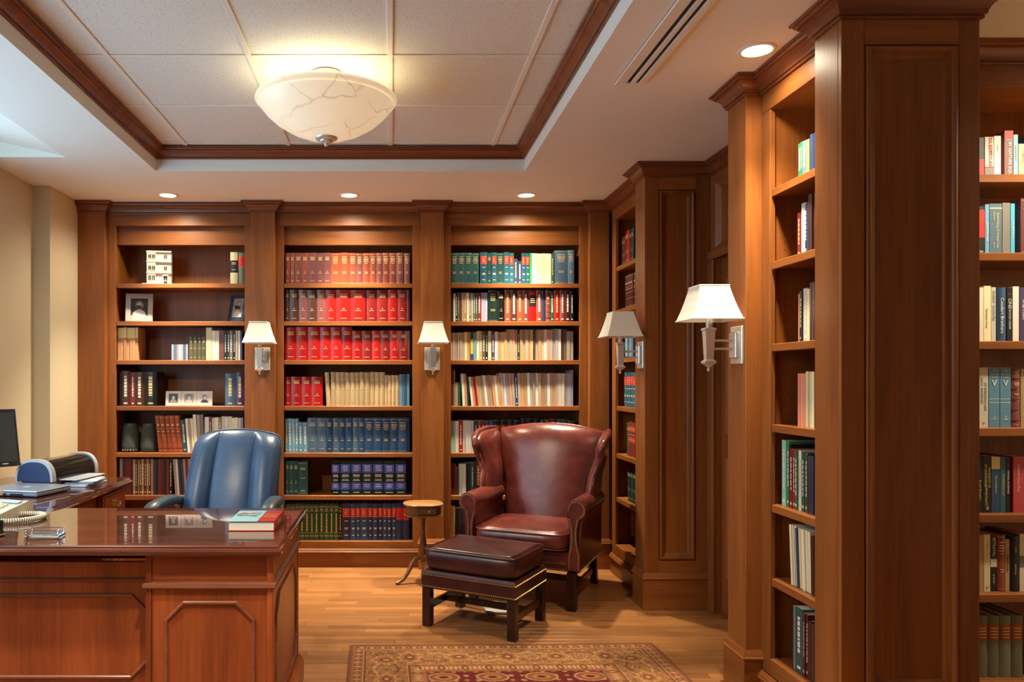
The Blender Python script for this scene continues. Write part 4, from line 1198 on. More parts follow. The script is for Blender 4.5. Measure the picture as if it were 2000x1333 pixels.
# middle back bookcase
mid = [
 [B(2, 9.5, 61, 'brown', jit=0.3), B(2, 14, 61, 'brown'), B(3, 16, 61, 'mauve'), B(2, 17.5, 61, 'rust', 'law2', jit=0.3), B(8, 14, 61, ['brown', 'mauve', 'brown'], 'law2'), ('gap', px(1)), B(1, 12, 61, 'mauve', 'law2')],
 [B(1, 9, 62, 'dkbrown'), B(4, 18, 62, ['dkbrown', 'mauve'], 'law', rough=0.25), B(1, 21, 62, 'red'), B(2, 29.5, 62, 'red', jit=0.2), ('gap', px(1.5)), B(4, 20, 62, ['dkred', 'dkred', 'red'], 'law'), B(1, 7, 62, 'maroon', 'plain', jit=0)],
 [B(6, 21.8, 65, 'red', 'law', jit=0.7), B(5, 18.5, 58, ['red', 'dkred'], 'law'), B(1, 17, 58, 'dkred'), B(1, 5, 58, 'maroon', 'plain')],
 [B(1, 13, 57, 'red'), B(3, 22, 57, 'red'), ('gap', px(8)), B(1, 9.5, 66, 'tan', 'lines', lean=-3), B(11, 10.6, 66, 'tan', 'lines', rough=0.5), B(4, 7.2, 60, 'tan', 'lines', rough=0.5), B(4, 5.2, 62, ['skyblue', 'slate', 'blue'], 'plain', hard=False)],
 [B(4, 6.3, 66, 'ltblue', 'vert'), B(2, 9.5, 59, 'ltblue', 'vert'), B(2, 18.6, 67, 'slate', 'law', jit=0.2), B(6, 13, 67, ['blue', 'slate', 'blue'], 'law'), B(5, 17.3, 67, 'blue', 'law2', jit=0.6), B(1, 5, 67, 'navy', 'plain')],
 [B(3, 9.3, 66, 'teal', 'law'), B(1, 18, 65, 'teal', 'lines', jit=0), ('gap', px(46)), B(1, 16.5, 65, 'black', 'bluelabel', jit=0), B(6, 21.4, 65, 'dkgreen', 'bluelabel', jit=0.15)],
 [B(11, 9.6, 70, 'green', 'greenset', jit=0.5), B(1, 7, 68, 'dkgreen', 'greenset'), B(1, 17, 71, 'navy', 'redlabel', jit=0), B(2, 10, 71, 'blue', 'redlabel'), B(1, 15, 71, 'blue', 'redlabel', jit=0), B(6, 9.6, 71, ['navy', 'blue'], 'redlabel'), B(2, 13, 71, 'navy', 'redtop', jit=0.3)]]
for i, sp in enumerate(mid):
    row(MBN, i, sp, 0.004, back_place(X0[1], SH_B[i]), avail=0.916)

# left back bookcase
row(LBN, 0, [B(1, 14.5, 62, 'cream', 'orn', kind='hardback book', jit=0), ('gap', px(1)), B(1, 12, 62, 'sage', 'redtop', kind='hardback book', jit=0)], px(219), back_place(X0[0], SH_B[0]), avail=0.916)
row(LBN, 2, [B(7, 5.6, 64, 'orange', 'capband', hard=False, kind='folder', rough=0.7), ('gap', px(69)), B(7, 4.8, 31, ['lav', 'slate', 'lav', 'white'], 'plain', hard=False, kind='disc case', d=0.12), ('gap', px(1.5)),
             B(4, 8.6, 46, 'olive', 'lines', d=0.15), B(1, 10.5, 64, 'cream', 'plain', hard=False), B(2, 7, 58, 'white', 'vert', hard=False), B(1, 9, 59, 'mauve', 'plain', hard=False), B(4, 5.4, 58, ['black', 'dkgreen', 'grey'], 'vert', hard=False), B(2, 4.5, 58, ['pale', 'white'], 'plain', hard=False), B(1, 5, 57, 'navy', 'plain', hard=False)], -0.003, back_place(X0[0], SH_B[2]), avail=0.916)
row(LBN, 3, [B(1, 4, 66, 'black', 'plain', kind='hardback book'), B(1, 18, 69, 'dkbrown', 'vert', kind='hardback book', jit=0), B(1, 8.5, 65, 'dkred', 'vert', kind='paperback', hard=False), B(1, 17.5, 66, 'dkbrown', 'vert', kind='hardback book', jit=0), B(1, 25, 67, 'black', 'vert', kind='hardback book', jit=0),
             ('gap', px(132)), B(1, 20, 63, 'slate', 'vert', kind='hardback book', jit=0), B(1, 17, 66, 'purple', 'vert', kind='hardback book', jit=0)], px(3), back_place(X0[0], SH_B[3]), avail=0.916)
row(LBN, 4, [B(5, 10.6, 72, 'rust', 'ribs', lean=-5.5, jit=0.4), B(1, 11, 64, 'bluegrn', 'vert', lean=-4.5, jit=0), B(3, 5, 66, ['white', 'pale', 'cream'], 'plain', hard=False, kind='magazine', lean=(-4.5, -4)), B(3, 6.5, 74, ['white', 'pale', 'grey'], 'plain', hard=False, kind='magazine', lean=(-3.5, -2)),
             B(1, 11, 69, 'white', 'plain', hard=False, kind='magazine'), B(1, 6, 69, 'dkred', 'vert', hard=False, kind='magazine'), B(3, 7, 68, ['white', 'cream', 'grey'], 'vert', hard=False, kind='magazine'), B(3, 8, 70, 'white', 'plain', hard=False, kind='magazine'), B(2, 7, 68, ['cream', 'white'], 'vert', hard=False, kind='magazine'), B(2, 6, 67, ['white', 'lav'], 'plain', hard=False, kind='magazine')],
    px(79), back_place(X0[0], SH_B[4]), avail=0.916)
row(LBN, 5, [('gap', px(3)), B(1, 5.5, 71, 'pale', 'plain', hard=False, kind='magazine'), B(6, 3.4, 71, 'maroon', 'plain', hard=False, kind='magazine'), B(4, 4.2, 69, ['gold', 'dkbrown'], 'vert', hard=False, kind='magazine'), B(5, 4.4, 70, ['gold', 'maroon'], 'vert', hard=False, kind='magazine'), B(2, 4.5, 68, ['navy', 'black'], 'plain', hard=False, kind='magazine'),
             B(4, 5.2, 70, ['dkred', 'maroon', 'black'], 'plain', hard=False, kind='magazine'), B(1, 6, 71, 'black', 'vert', hard=False, kind='magazine'), ('gap', px(5)), B(7, 4.6, 70, ['pale', 'white', 'navy', 'dkbrown', 'lav', 'dkred'], 'plain', hard=False, kind='magazine', lean=(-4, -3)), B(6, 6, 69, ['dkbrown', 'maroon', 'navy'], 'plain', hard=False, kind='magazine')],
    0.0, back_place(X0[0], SH_B[5]), avail=0.916)

# right back bookcase
right = [
 [B(4, 13.4, 61, 'teal', 'law2', jit=0.3), ('gap', px(2)), B(1, 14, 62, 'bluegrn', 'redlabel', jit=0), B(1, 7, 61, 'teal', 'law'), B(1, 11, 62, 'bluegrn', 'redlabel'), B(1, 13, 61, 'teal', 'law2'), B(1, 12, 62, 'bluegrn', 'redlabel'), B(1, 9, 61, 'bluegrn', 'redlabel'), B(1, 7, 50, 'navy', 'vert', hard=False), B(1, 8, 45, 'navy', 'vert', hard=False), B(2, 8.6, 61, 'bluegrn', 'redlabel'),
  B(1, 4, 61, 'brgreen', 'plain', hard=False), B(4, 8.8, 60, 'cream', 'plain', hard=False, rough=0.7), B(1, 6, 58, 'green', 'vert', hard=False), ('gap', px(1)), B(1, 24.5, 66, 'slate', 'law2', jit=0), ('gap', px(0.6)), B(1, 12.5, 66, 'slate', 'law2', jit=0)],
 [B(2, 4, 56, ['black', 'white'], 'plain', hard=False), B(2, 4.2, 57, ['dkgreen', 'green'], 'vert', hard=False), B(1, 4.2, 58, 'dkred', 'plain', hard=False), B(3, 4.6, 57, ['pale', 'orange', 'cream'], 'vert', hard=False), B(4, 4.4, 56, ['grey', 'pale', 'olive', 'green'], 'vert', hard=False), B(1, 6.5, 57, 'dkred', 'vert', hard=False), B(2, 5.5, 57, 'lav', 'plain', hard=False), ('gap', px(1.2)), B(1, 18, 62, 'dkgreen', 'law2', jit=0), B(1, 13.5, 60, 'black', 'law', jit=0),
  B(4, 11.6, 62, ['brown', 'dkbrown', 'rust', 'brown'], 'vert', jit=0.4), B(1, 14.5, 62, 'red', 'blackband', jit=0), B(1, 11, 62, 'brown', 'vert'), B(1, 6, 61, 'navy', 'plain'), B(1, 9, 62, 'brown', 'ribs'), B(1, 6, 60, 'green', 'vert'), B(1, 11, 62, 'red', 'vert'), B(2, 9.6, 62, ['brown', 'maroon'], 'vert'), B(1, 6, 60, 'black', 'vert', jit=0)],
 [B(6, 4.4, 54, 'pale', 'plain', hard=False, kind='journal'), B(2, 5, 55, ['cream', 'orange'], 'plain', hard=False, kind='journal'), B(1, 6, 56, 'blue', 'twotone', hard=False, kind='journal', jit=0), B(1, 6.5, 55, 'ltblue', 'plain', hard=False, kind='journal'), B(2, 5, 57, ['cream', 'orange'], 'vert', hard=False, kind='journal'), B(4, 6, 57, ['olive', 'black', 'cream', 'purple'], 'vert', hard=False, kind='journal'), B(1, 6, 56, 'white', 'plain', hard=False, kind='journal'), B(3, 5.5, 55, ['orange', 'tan'], 'plain', hard=False, kind='journal'),
  B(4, 5.5, 60, ['pale', 'orange', 'salmon', 'pale'], 'plain', hard=False, kind='journal'), B(1, 5, 60, 'dkgreen', 'vert', hard=False, kind='journal'), B(5, 5, 60, ['orange', 'tan', 'pale'], 'plain', hard=False, kind='journal'), B(1, 4.4, 60, 'dkbrown', 'plain', hard=False, kind='journal'), B(6, 5.6, 60, ['pale', 'orange', 'pale', 'white', 'salmon'], 'plain', hard=False, kind='journal'), B(4, 5.4, 61, ['lav', 'pale', 'white', 'maroon'], 'plain', hard=False, kind='journal'), B(1, 6, 60, 'olive', 'plain', hard=False, kind='journal'), B(2, 6, 57, 'pale', 'plain', hard=False, kind='journal')],
 [B(1, 5, 72, 'maroon', 'plain', hard=False, kind='journal', jit=0), B(1, 3.4, 70, 'grey', 'plain', hard=False, kind='journal'), B(2, 5, 46, ['tan', 'green'], 'plain', hard=False, kind='journal'), ('gap', px(4)), B(2, 5, 63, ['white', 'orange'], 'plain', hard=False, kind='journal', lean=-3), B(1, 4, 58, 'dkgreen', 'plain', hard=False, kind='journal', lean=-3), ('gap', px(3.4)), B(3, 4.6, 57, ['white', 'orange', 'red'], 'plain', hard=False, kind='journal', lean=-6), B(3, 5, 58, ['orange', 'tan', 'pale'], 'plain', hard=False, kind='journal', lean=-6),
  B(6, 5.4, 60, ['white', 'orange', 'pale', 'orange'], 'plain', hard=False, kind='journal', lean=(-6, -5)), B(5, 5.4, 64, ['pale', 'white', 'lav', 'orange', 'pale'], 'plain', hard=False, kind='journal', lean=(-4.5, -3)), B(1, 5.5, 64, 'navy', 'vert', hard=False, kind='journal', lean=-2.4), B(5, 5.8, 64, ['pale', 'orange', 'tan', 'white', 'pale'], 'plain', hard=False, kind='journal', lean=(-2, -1.2)), B(10, 5.6, 64, ['pale', 'white', 'pale', 'orange'], 'plain', hard=False, kind='journal', lean=(-1, -0.4)), B(3, 6.2, 64, ['white', 'pale', 'lav'], 'plain', hard=False, kind='journal', jit=0.3), B(1, 5, 70, 'lav', 'plain', hard=False, kind='journal', jit=0)],
 [B(1, 8, 61, 'mint', 'plain', kind='paperback', hard=False), B(1, 8, 61, 'white', 'plain', hard=False), B(1, 8.6, 62, 'red', 'vert', hard=False), B(4, 5.8, 62, 'white', 'plain', hard=False), ('gap', px(0.5)), B(1, 7, 61, 'navy', 'vert', hard=False), B(1, 6.5, 61, 'rust', 'vert', hard=False), B(1, 10, 61, 'dkred', 'vert', hard=False), B(1, 9, 62, 'blue', 'bluewhite', jit=0), B(1, 8.5, 62, 'blue', 'bluewhite', jit=0), B(4, 14, 62, 'black', 'redblack', jit=0.2), B(3, 13.5, 65, 'black', 'redblack', jit=0.2), B(2, 11, 64, ['teal', 'brown'], 'law'), B(3, 11, 65, ['dkred', 'slate', 'teal'], 'law'), B(2, 8, 62, ['rust', 'green'], 'vert', jit=0.3)],
 [B(2, 5.4, 59, 'dkred', 'plain', hard=False), B(1, 5, 53, 'green', 'plain', hard=False), B(1, 6, 60, 'white', 'plain', hard=False), B(1, 8, 60, 'white', 'vert', hard=False), B(2, 4.5, 62, ['black', 'dkgreen'], 'plain', hard=False), B(1, 6, 62, 'teal', 'vert', hard=False), B(1, 16, 66, 'maroon', 'vert', jit=0), B(2, 12, 63, 'dkbrown', 'law'), B(3, 12, 63, ['black', 'dkbrown'], 'law')],
 [B(1, 8, 66, 'cream', 'plain', hard=False, jit=0), B(5, 6, 62, ['black', 'dkbrown', 'navy'], 'plain', hard=False, kind='magazine'), B(1, 6, 60, 'green', 'plain', hard=False, kind='magazine')]]
for i, sp in enumerate(right):
    row(RBN, i, sp, 0.004, back_place(X0[2], SH_B[i]), avail=0.916)

# corner bookcase and narrow right bookcase: spines look to -x, rows run towards the camera
def side_place(y0, z):
    def f(r, x, lz, a, dy):
        r.location = (RF + 0.040 + dy, y0 - x, z + lz + 0.0002)
        r.rotation_euler = Matrix.Rotation(R(-90), 3, 'Z').to_euler() if not a else (Matrix.Rotation(R(-90), 3, 'Z') @ Matrix.Rotation(a, 3, 'Y')).to_euler()
    return f
def Mb(n, w, h, key, style='vert', **op):
    return (n, w, h, key, style, op)
CBN = 'corner bookcase'
corner = [[('gap', 0.03), Mb(2, 0.035, 0.20, 'dkbrown', 'law'), Mb(2, 0.05, 0.225, ['dkred', 'red'], 'law'), Mb(2, 0.04, 0.22, 'dkgreen', 'law')],
          [('gap', 0.10), Mb(5, 0.04, 0.22, ['dkbrown', 'maroon'], 'ribs')],
          [('gap', 0.10), Mb(4, 0.04, 0.22, ['ltblue', 'slate'], 'law')],
          [('gap', 0.08), Mb(6, 0.045, 0.23, 'bluegrn', 'redlabel')],
          [('gap', 0.14), Mb(1, 0.03, 0.22, 'green', 'law'), Mb(4, 0.045, 0.23, ['red', 'teal'], 'redblack')],
          [('gap', 0.14), Mb(5, 0.04, 0.22, ['teal', 'dkgreen'], 'law')]]
for i, sp in enumerate(corner):
    row(CBN, i, sp, 0.0, side_place(5.316, SH_R[i]))
NBN = 'narrow right bookcase'
narrow = [[('gap', 0.165), Mb(2, 0.020, 0.142, 'green', 'vert', hard=False), Mb(1, 0.028, 0.140, 'slate', 'vert', hard=False), Mb(1, 0.02, 0.138, 'yellow', 'plain', hard=False), Mb(2, 0.025, 0.15, 'navy', 'plain')],
          [('gap', 0.165), Mb(1, 0.022, 0.168, 'dkred', 'vert', hard=False), Mb(1, 0.036, 0.198, 'white', 'vert', jit=0), Mb(1, 0.02, 0.19, 'navy', 'vert'), Mb(2, 0.025, 0.22, 'dkbrown', 'plain')],
          [('gap', 0.165), Mb(1, 0.017, 0.190, 'salmon', 'plain', hard=False), Mb(1, 0.018, 0.195, 'black', 'vert', hard=False), Mb(1, 0.030, 0.205, 'white', 'vert', hard=False), Mb(1, 0.025, 0.20, 'cream', 'plain', hard=False), Mb(2, 0.025, 0.22, 'dkbrown', 'plain')],
          [('gap', 0.165), Mb(4, 0.015, 0.206, 'salmon', 'plain', hard=False, jit=0.3, jh=0.3), Mb(3, 0.018, 0.212, 'cream', 'plain', hard=False), Mb(2, 0.025, 0.22, 'dkbrown', 'plain')],
          [('gap', 0.05), Mb(1, 0.030, 0.262, 'mint', 'vert', hard=False, jit=0), Mb(1, 0.020, 0.262, 'brgreen', 'vert', hard=False, jit=0), Mb(1, 0.012, 0.255, 'black', 'plain', hard=False), Mb(1, 0.022, 0.235, 'dkred', 'vert', hard=False), Mb(1, 0.018, 0.235, 'red', 'vert', hard=False), Mb(1, 0.022, 0.232, 'green', 'vert', hard=False), Mb(1, 0.018, 0.232, 'white', 'vert', hard=False), Mb(2, 0.02, 0.23, 'green', 'vert', hard=False), Mb(3, 0.025, 0.22, ['dkbrown', 'navy'], 'plain')],
          [('gap', 0.125), Mb(3, 0.0125, 0.235, ['cream', 'white', 'cream'], 'plain', hard=False, lean=-4, jh=0.2), Mb(1, 0.012, 0.23, 'blue', 'plain', hard=False, lean=-4), Mb(5, 0.016, 0.232, ['cream', 'white'], 'plain', hard=False, lean=(-3.6, -2.8)), Mb(2, 0.025, 0.22, 'dkbrown', 'plain', lean=-1)],
          [('gap', 0.125), Mb(1, 0.016, 0.245, 'dkgreen', 'plain', hard=False), Mb(1, 0.012, 0.248, 'grey', 'plain', hard=False), Mb(1, 0.055, 0.252, 'teal', 'vert', hard=False, jit=0), Mb(2, 0.014, 0.24, 'maroon', 'vert', hard=False), Mb(2, 0.025, 0.22, 'dkbrown', 'plain')]]
for i, sp in enumerate(narrow):
    row(NBN, i, sp, 0.0, side_place(3.171, SH_R[i]))
hl = MB()
for k in range(58):
    z = 0.30 + 0.032 * k
    if min(abs(z - s) for s in SH_R) > 0.03:
        hl.lathe([(0.0, 0.0), (0.0028, 0.0), (0.0028, 0.002), (0.0, 0.002)], 6, (0.022, 0, z), axis='y')
nb_ = [o for o in bpy.data.objects if o.name.startswith('bookcase') and 'next to the large' in o.get('label', '')][0]
po = hl.xf(Matrix.Rotation(R(90), 4, 'Z')).build('pin_holes', BLACK, nb_, None, True, loc=(-0.0118, 0.0435, 0))
tag(po, kind='stuff')

# far right bookcase: readable spines
FBN = 'far right bookcase'
FX, FY = 2.03, 2.90
def lettered(r, w, h, txt, m, z, size, horiz=False, x=0.5, nm='spine_lettering', y=0.0):
    me = text_mesh(txt, size, m)
    if horiz: M = Matrix(((1, 0, 0, w * x), (0, 0, -1, -0.0007 - y), (0, 1, 0, z), (0, 0, 0, 1)))
    else: M = Matrix(((0, 1, 0, w * x), (0, 0, -1, -0.0007 - y), (-1, 0, 0, z), (0, 0, 0, 1)))
    me.transform(M)
    link(nm, me, r)
def far_book(shelf, x, w, h, key, label, hard=False, style='plain', texts=(), blocks=(), lean=0):
    r = thing('book', label, 'book', (FX + x, FY + 0.045, SH_R[shelf] + 0.0002), 0, 'books in the %s' % FBN)
    if lean: r.rotation_euler = (0, R(lean), 0)
    make_book(r, w, h, 0.17, key, style, hard, 0.45)
    b = min(0.006, w * 0.16) if hard else 0.0
    for m, x0, x1, z0, z1 in blocks:
        mb = MB(); patch(mb, w, b, w * x0, w * x1, h * z0, h * z1, 0.0005); mb.build('spine_label', m, r)
    for t in texts:
        txt, m, zf, size = t[:4]
        lettered(r, w, h, txt, m, h * zf, size, t[4] if len(t) > 4 else False, t[5] if len(t) > 5 else 0.5, y=b if hard else 0.0005)
RED, KTX = MK['R'], mat('black_lettering', (0.02, 0.02, 0.02), 0.6)
GRY = mat('grey_lettering', lin(120, 120, 116), 0.6); YEL = mat('yellow_lettering', lin(214, 190, 96), 0.6); ORG = mat('red_lettering', lin(200, 44, 36), 0.6)
q = lambda i: 'on %s shelf, far right' % SHELFN[i]
# edge of column hides x < 0.215; picture ends near 0.385
far_book(0, 0.115, 0.05, 0.17, 'dkbrown', 'dark brown book half hidden by the column ' + q(0), True, 'law')
far_book(0, 0.195, 0.030, 0.150, 'black', 'black and red book beside the white paperback ' + q(0), blocks=[(RED, 0, 1, 0.02, 0.45)])
far_book(0, 0.2275, 0.0335, 0.152, 'white', 'white paperback with red DILBERT lettering ' + q(0), texts=[('DILBERT', ORG, 0.76, 0.0185, False, 0.62), ('FUTURE', GRY, 0.45, 0.016, False, 0.6)], blocks=[(GRY, 0, 1, 0.0, 0.20), (RED, 0.02, 0.98, 0.21, 0.25)])
far_book(0, 0.2625, 0.0265, 0.156, 'white', 'plain off-white paperback left of the dark red one ' + q(0), texts=[('NORTH', GRY, 0.7, 0.008)])
far_book(0, 0.302, 0.033, 0.176, 'mauve', 'mauve paperback reading BY NATURE EQUAL ' + q(0), texts=[('BY NATURE EQUAL', WHITE, 0.34, 0.0165, False, 0.6), ('COONS', WHITE, 0.80, 0.006, True), ('BRENNAN', WHITE, 0.77, 0.005, True)], blocks=[(RED, 0, 1, 0.83, 1.0)])
far_book(0, 0.3365, 0.0175, 0.161, 'ltblue', 'thin pale blue paperback right of the mauve one ' + q(0), texts=[('LAW AND SOCIETY', GRY, 0.55, 0.007)])
far_book(0, 0.356, 0.035, 0.126, 'tan', 'short tan paperback at the picture edge ' + q(0), texts=[('A HISTORY', GRY, 0.6, 0.010)])
far_book(0, 0.393, 0.03, 0.16, 'navy', 'navy book just outside the picture ' + q(0))
far_book(1, 0.12, 0.05, 0.20, 'maroon', 'maroon book hidden behind the column ' + q(1), True, 'law')
far_book(1, 0.197, 0.030, 0.182, 'black', 'black paperback with red label ' + q(1), blocks=[(RED, 0, 1, 0.35, 0.93)], texts=[('Fair', WHITE, 0.06, 0.012, True)])
far_book(1, 0.2285, 0.0155, 0.190, 'skyblue', 'thin grey-blue paperback left of the slate volume ' + q(1), texts=[('COMMON LAW', WHITE, 0.45, 0.010)])
far_book(1, 0.2455, 0.0475, 0.193, 'slate', 'slate blue volume titled Rethinking Criminal Law ' + q(1), texts=[('Rethinking Criminal Law', YEL, 0.47, 0.0135, False, 0.64), ('Fletcher', YEL, 0.74, 0.0095, False, 0.34), ('Brown', YEL, 0.17, 0.007, False, 0.34)], blocks=[(YEL, 0, 1, 0.895, 0.92)])
far_book(1, 0.2945, 0.0295, 0.196, 'grey', 'taupe book right of the slate volume ' + q(1))
far_book(1, 0.3255, 0.0165, 0.193, 'cyan', 'thin bright cyan paperback ' + q(1), texts=[('MORAL ISSUES IN LAW', WHITE, 0.5, 0.007)])
far_book(1, 0.364, 0.040, 0.212, 'mauve', 'tall brown book at the picture edge ' + q(1), True, 'law2')
far_book(2, 0.12, 0.04, 0.21, 'cream', 'cream book hidden behind the column ' + q(2))
far_book(2, 0.165, 0.04, 0.20, 'tan', 'tan book hidden behind the column ' + q(2))
far_book(2, 0.207, 0.0155, 0.206, 'white', 'thin white paperback at the column edge ' + q(2))
far_book(2, 0.2235, 0.0275, 0.212, 'cream', 'cream paperback left of the one reading Nozick ' + q(2), texts=[('Philosophy of Law', GRY, 0.42, 0.010, False, 0.4)])
far_book(2, 0.252, 0.0175, 0.207, 'white', 'white paperback with grey NOZICK lettering ' + q(2), texts=[('NOZICK  SOCRATES', GRY, 0.66, 0.0125)])
far_book(2, 0.2705, 0.0365, 0.206, 'blue', 'blue volume with white Coudert Brothers lettering ' + q(2), True, texts=[('Coudert Brothers', WHITE, 0.48, 0.0185, False, 0.5)])
far_book(2, 0.311, 0.0215, 0.204, 'black', 'black paperback reading ONE in white ' + q(2), texts=[('II', ORG, 0.89, 0.013, False, 0.5), ('ONE', WHITE, 0.71, 0.0185), ('NATION UNDER', WHITE, 0.42, 0.0105)])
far_book(2, 0.3335, 0.024, 0.210, 'white', 'plain white book left of the purple one ' + q(2))
far_book(2, 0.3595, 0.028, 0.207, 'purple', 'purple book at the picture edge ' + q(2), texts=[('The Age of Justice', WHITE, 0.6, 0.011)])
far_book(3, 0.12, 0.05, 0.22, 'dkgreen', 'dark green book hidden behind the column ' + q(3), True, 'law')
far_book(3, 0.205, 0.0355, 0.228, 'white', 'white volume with grey vertical title ' + q(3), texts=[('BASIC WRITINGS', GRY, 0.62, 0.013, False, 0.3), ('OF AMERICAN LAW', GRY, 0.52, 0.012, False, 0.68), ('\u00a9', GRY, 0.07, 0.012, True)])
for k, xx in enumerate((0.2425, 0.2855)):
    far_book(3, xx, 0.0415, 0.228, 'skyblue', ('left' if k == 0 else 'right') + ' one of two blue volumes marked V ' + q(3), texts=[('The', WHITE, 0.945, 0.008, True), ('Oxford Guide', WHITE, 0.885, 0.0058, True), ('to Law', WHITE, 0.835, 0.007, True), ('V', WHITE, 0.735, 0.034, True), (str(k + 1), WHITE, 0.155, 0.022, True)],
             blocks=[(WHITE, 0.04, 0.96, 0.47, 0.478), (WHITE, 0.04, 0.96, 0.41, 0.418), (WHITE, 0.2, 0.8, 0.135, 0.140)])
far_book(3, 0.3285, 0.0325, 0.222, 'mauve', 'mauve brown volume right of the two blue volumes ' + q(3), True, 'ribs')
far_book(3, 0.364, 0.03, 0.222, 'tan', 'tan book at the picture edge ' + q(3))
far_book(4, 0.12, 0.05, 0.21, 'brown', 'brown book hidden behind the column ' + q(4), True, 'law')
far_book(4, 0.197, 0.0225, 0.213, 'black', 'black paperback with yellow lettering by the column ' + q(4), texts=[('Social Statistics', YEL, 0.4, 0.013)])
far_book(4, 0.2205, 0.0315, 0.216, 'black', 'black paperback reading EDUCATIONAL OPPORTUNITY ' + q(4), texts=[('ON ELASTIC OF', YEL, 0.62, 0.0110, False, 0.74), ('EDUCATIONAL', YEL, 0.66, 0.0125, False, 0.30), ('OPPORTUNITY', YEL, 0.30, 0.0115, False, 0.36), ('d', WHITE, 0.08, 0.02, True)])
far_book(4, 0.253, 0.032, 0.213, 'blue', 'bright blue paperback with a cream top ' + q(4), texts=[('The Foundations', YEL, 0.5, 0.010)], blocks=[(MK['c2'], 0, 1, 0.78, 1.0)])
far_book(4, 0.286, 0.021, 0.211, 'bluegrn', 'blue-green paperback with yellow title ' + q(4), texts=[('INTERPRETING LAW', YEL, 0.5, 0.009)])
far_book(4, 0.308, 0.0155, 0.209, 'black', 'black paperback reading THE REAL ENTERPRISE ' + q(4), texts=[('THE REAL ENTERPRISE', WHITE, 0.56, 0.009)])
far_book(4, 0.3355, 0.045, 0.213, 'pinkred', 'dusty red book titled Supreme Court ' + q(4), texts=[('Supreme Court Dog', WHITE, 0.62, 0.0125, False, 0.45)])
far_book(5, 0.12, 0.05, 0.21, 'navy', 'navy book hidden behind the column ' + q(5), True, 'law')
far_book(5, 0.202, 0.021, 0.216, 'tan', 'tan paperback at the column edge ' + q(5))
far_book(5, 0.224, 0.0245, 0.217, 'cream', 'cream paperback left of the one reading BETRAYAL ' + q(5), texts=[('\u00a9', GRY, 0.07, 0.012, True), ('On Trial', GRY, 0.8, 0.007)])
far_book(5, 0.2495, 0.0235, 0.217, 'black', 'black paperback reading BETRAYAL with white label ' + q(5), texts=[('BETRAYAL', WHITE, 0.78, 0.0155), ('by the Bar', WHITE, 0.22, 0.009)], blocks=[(WHITE, 0.0, 1.0, 0.43, 0.57)])
far_book(5, 0.274, 0.0305, 0.216, 'rust', 'rust red hardback with gilt bands ' + q(5), True, 'law2')
far_book(5, 0.3055, 0.016, 0.200, 'tan', 'shorter tan paperback right of the rust red one ' + q(5), texts=[('CONSTITUTION', KTX, 0.55, 0.009)])
far_book(5, 0.322, 0.036, 0.212, 'black', 'plain black hardback ' + q(5), True, texts=[('LAW', YEL, 0.75, 0.010), ('and Practice', YEL, 0.4, 0.008)])
far_book(5, 0.360, 0.030, 0.218, 'white', 'white book at the picture edge ' + q(5), blocks=[(GRY, 0, 1, 0.42, 0.62)])
for k in range(5):
    far_book(6, 0.150 + 0.0445 * k, 0.043, 0.236, 'sage', 'sage grey volume with tan label, %s from left ' % ORD[k] + q(6), True, 'sagelabel')

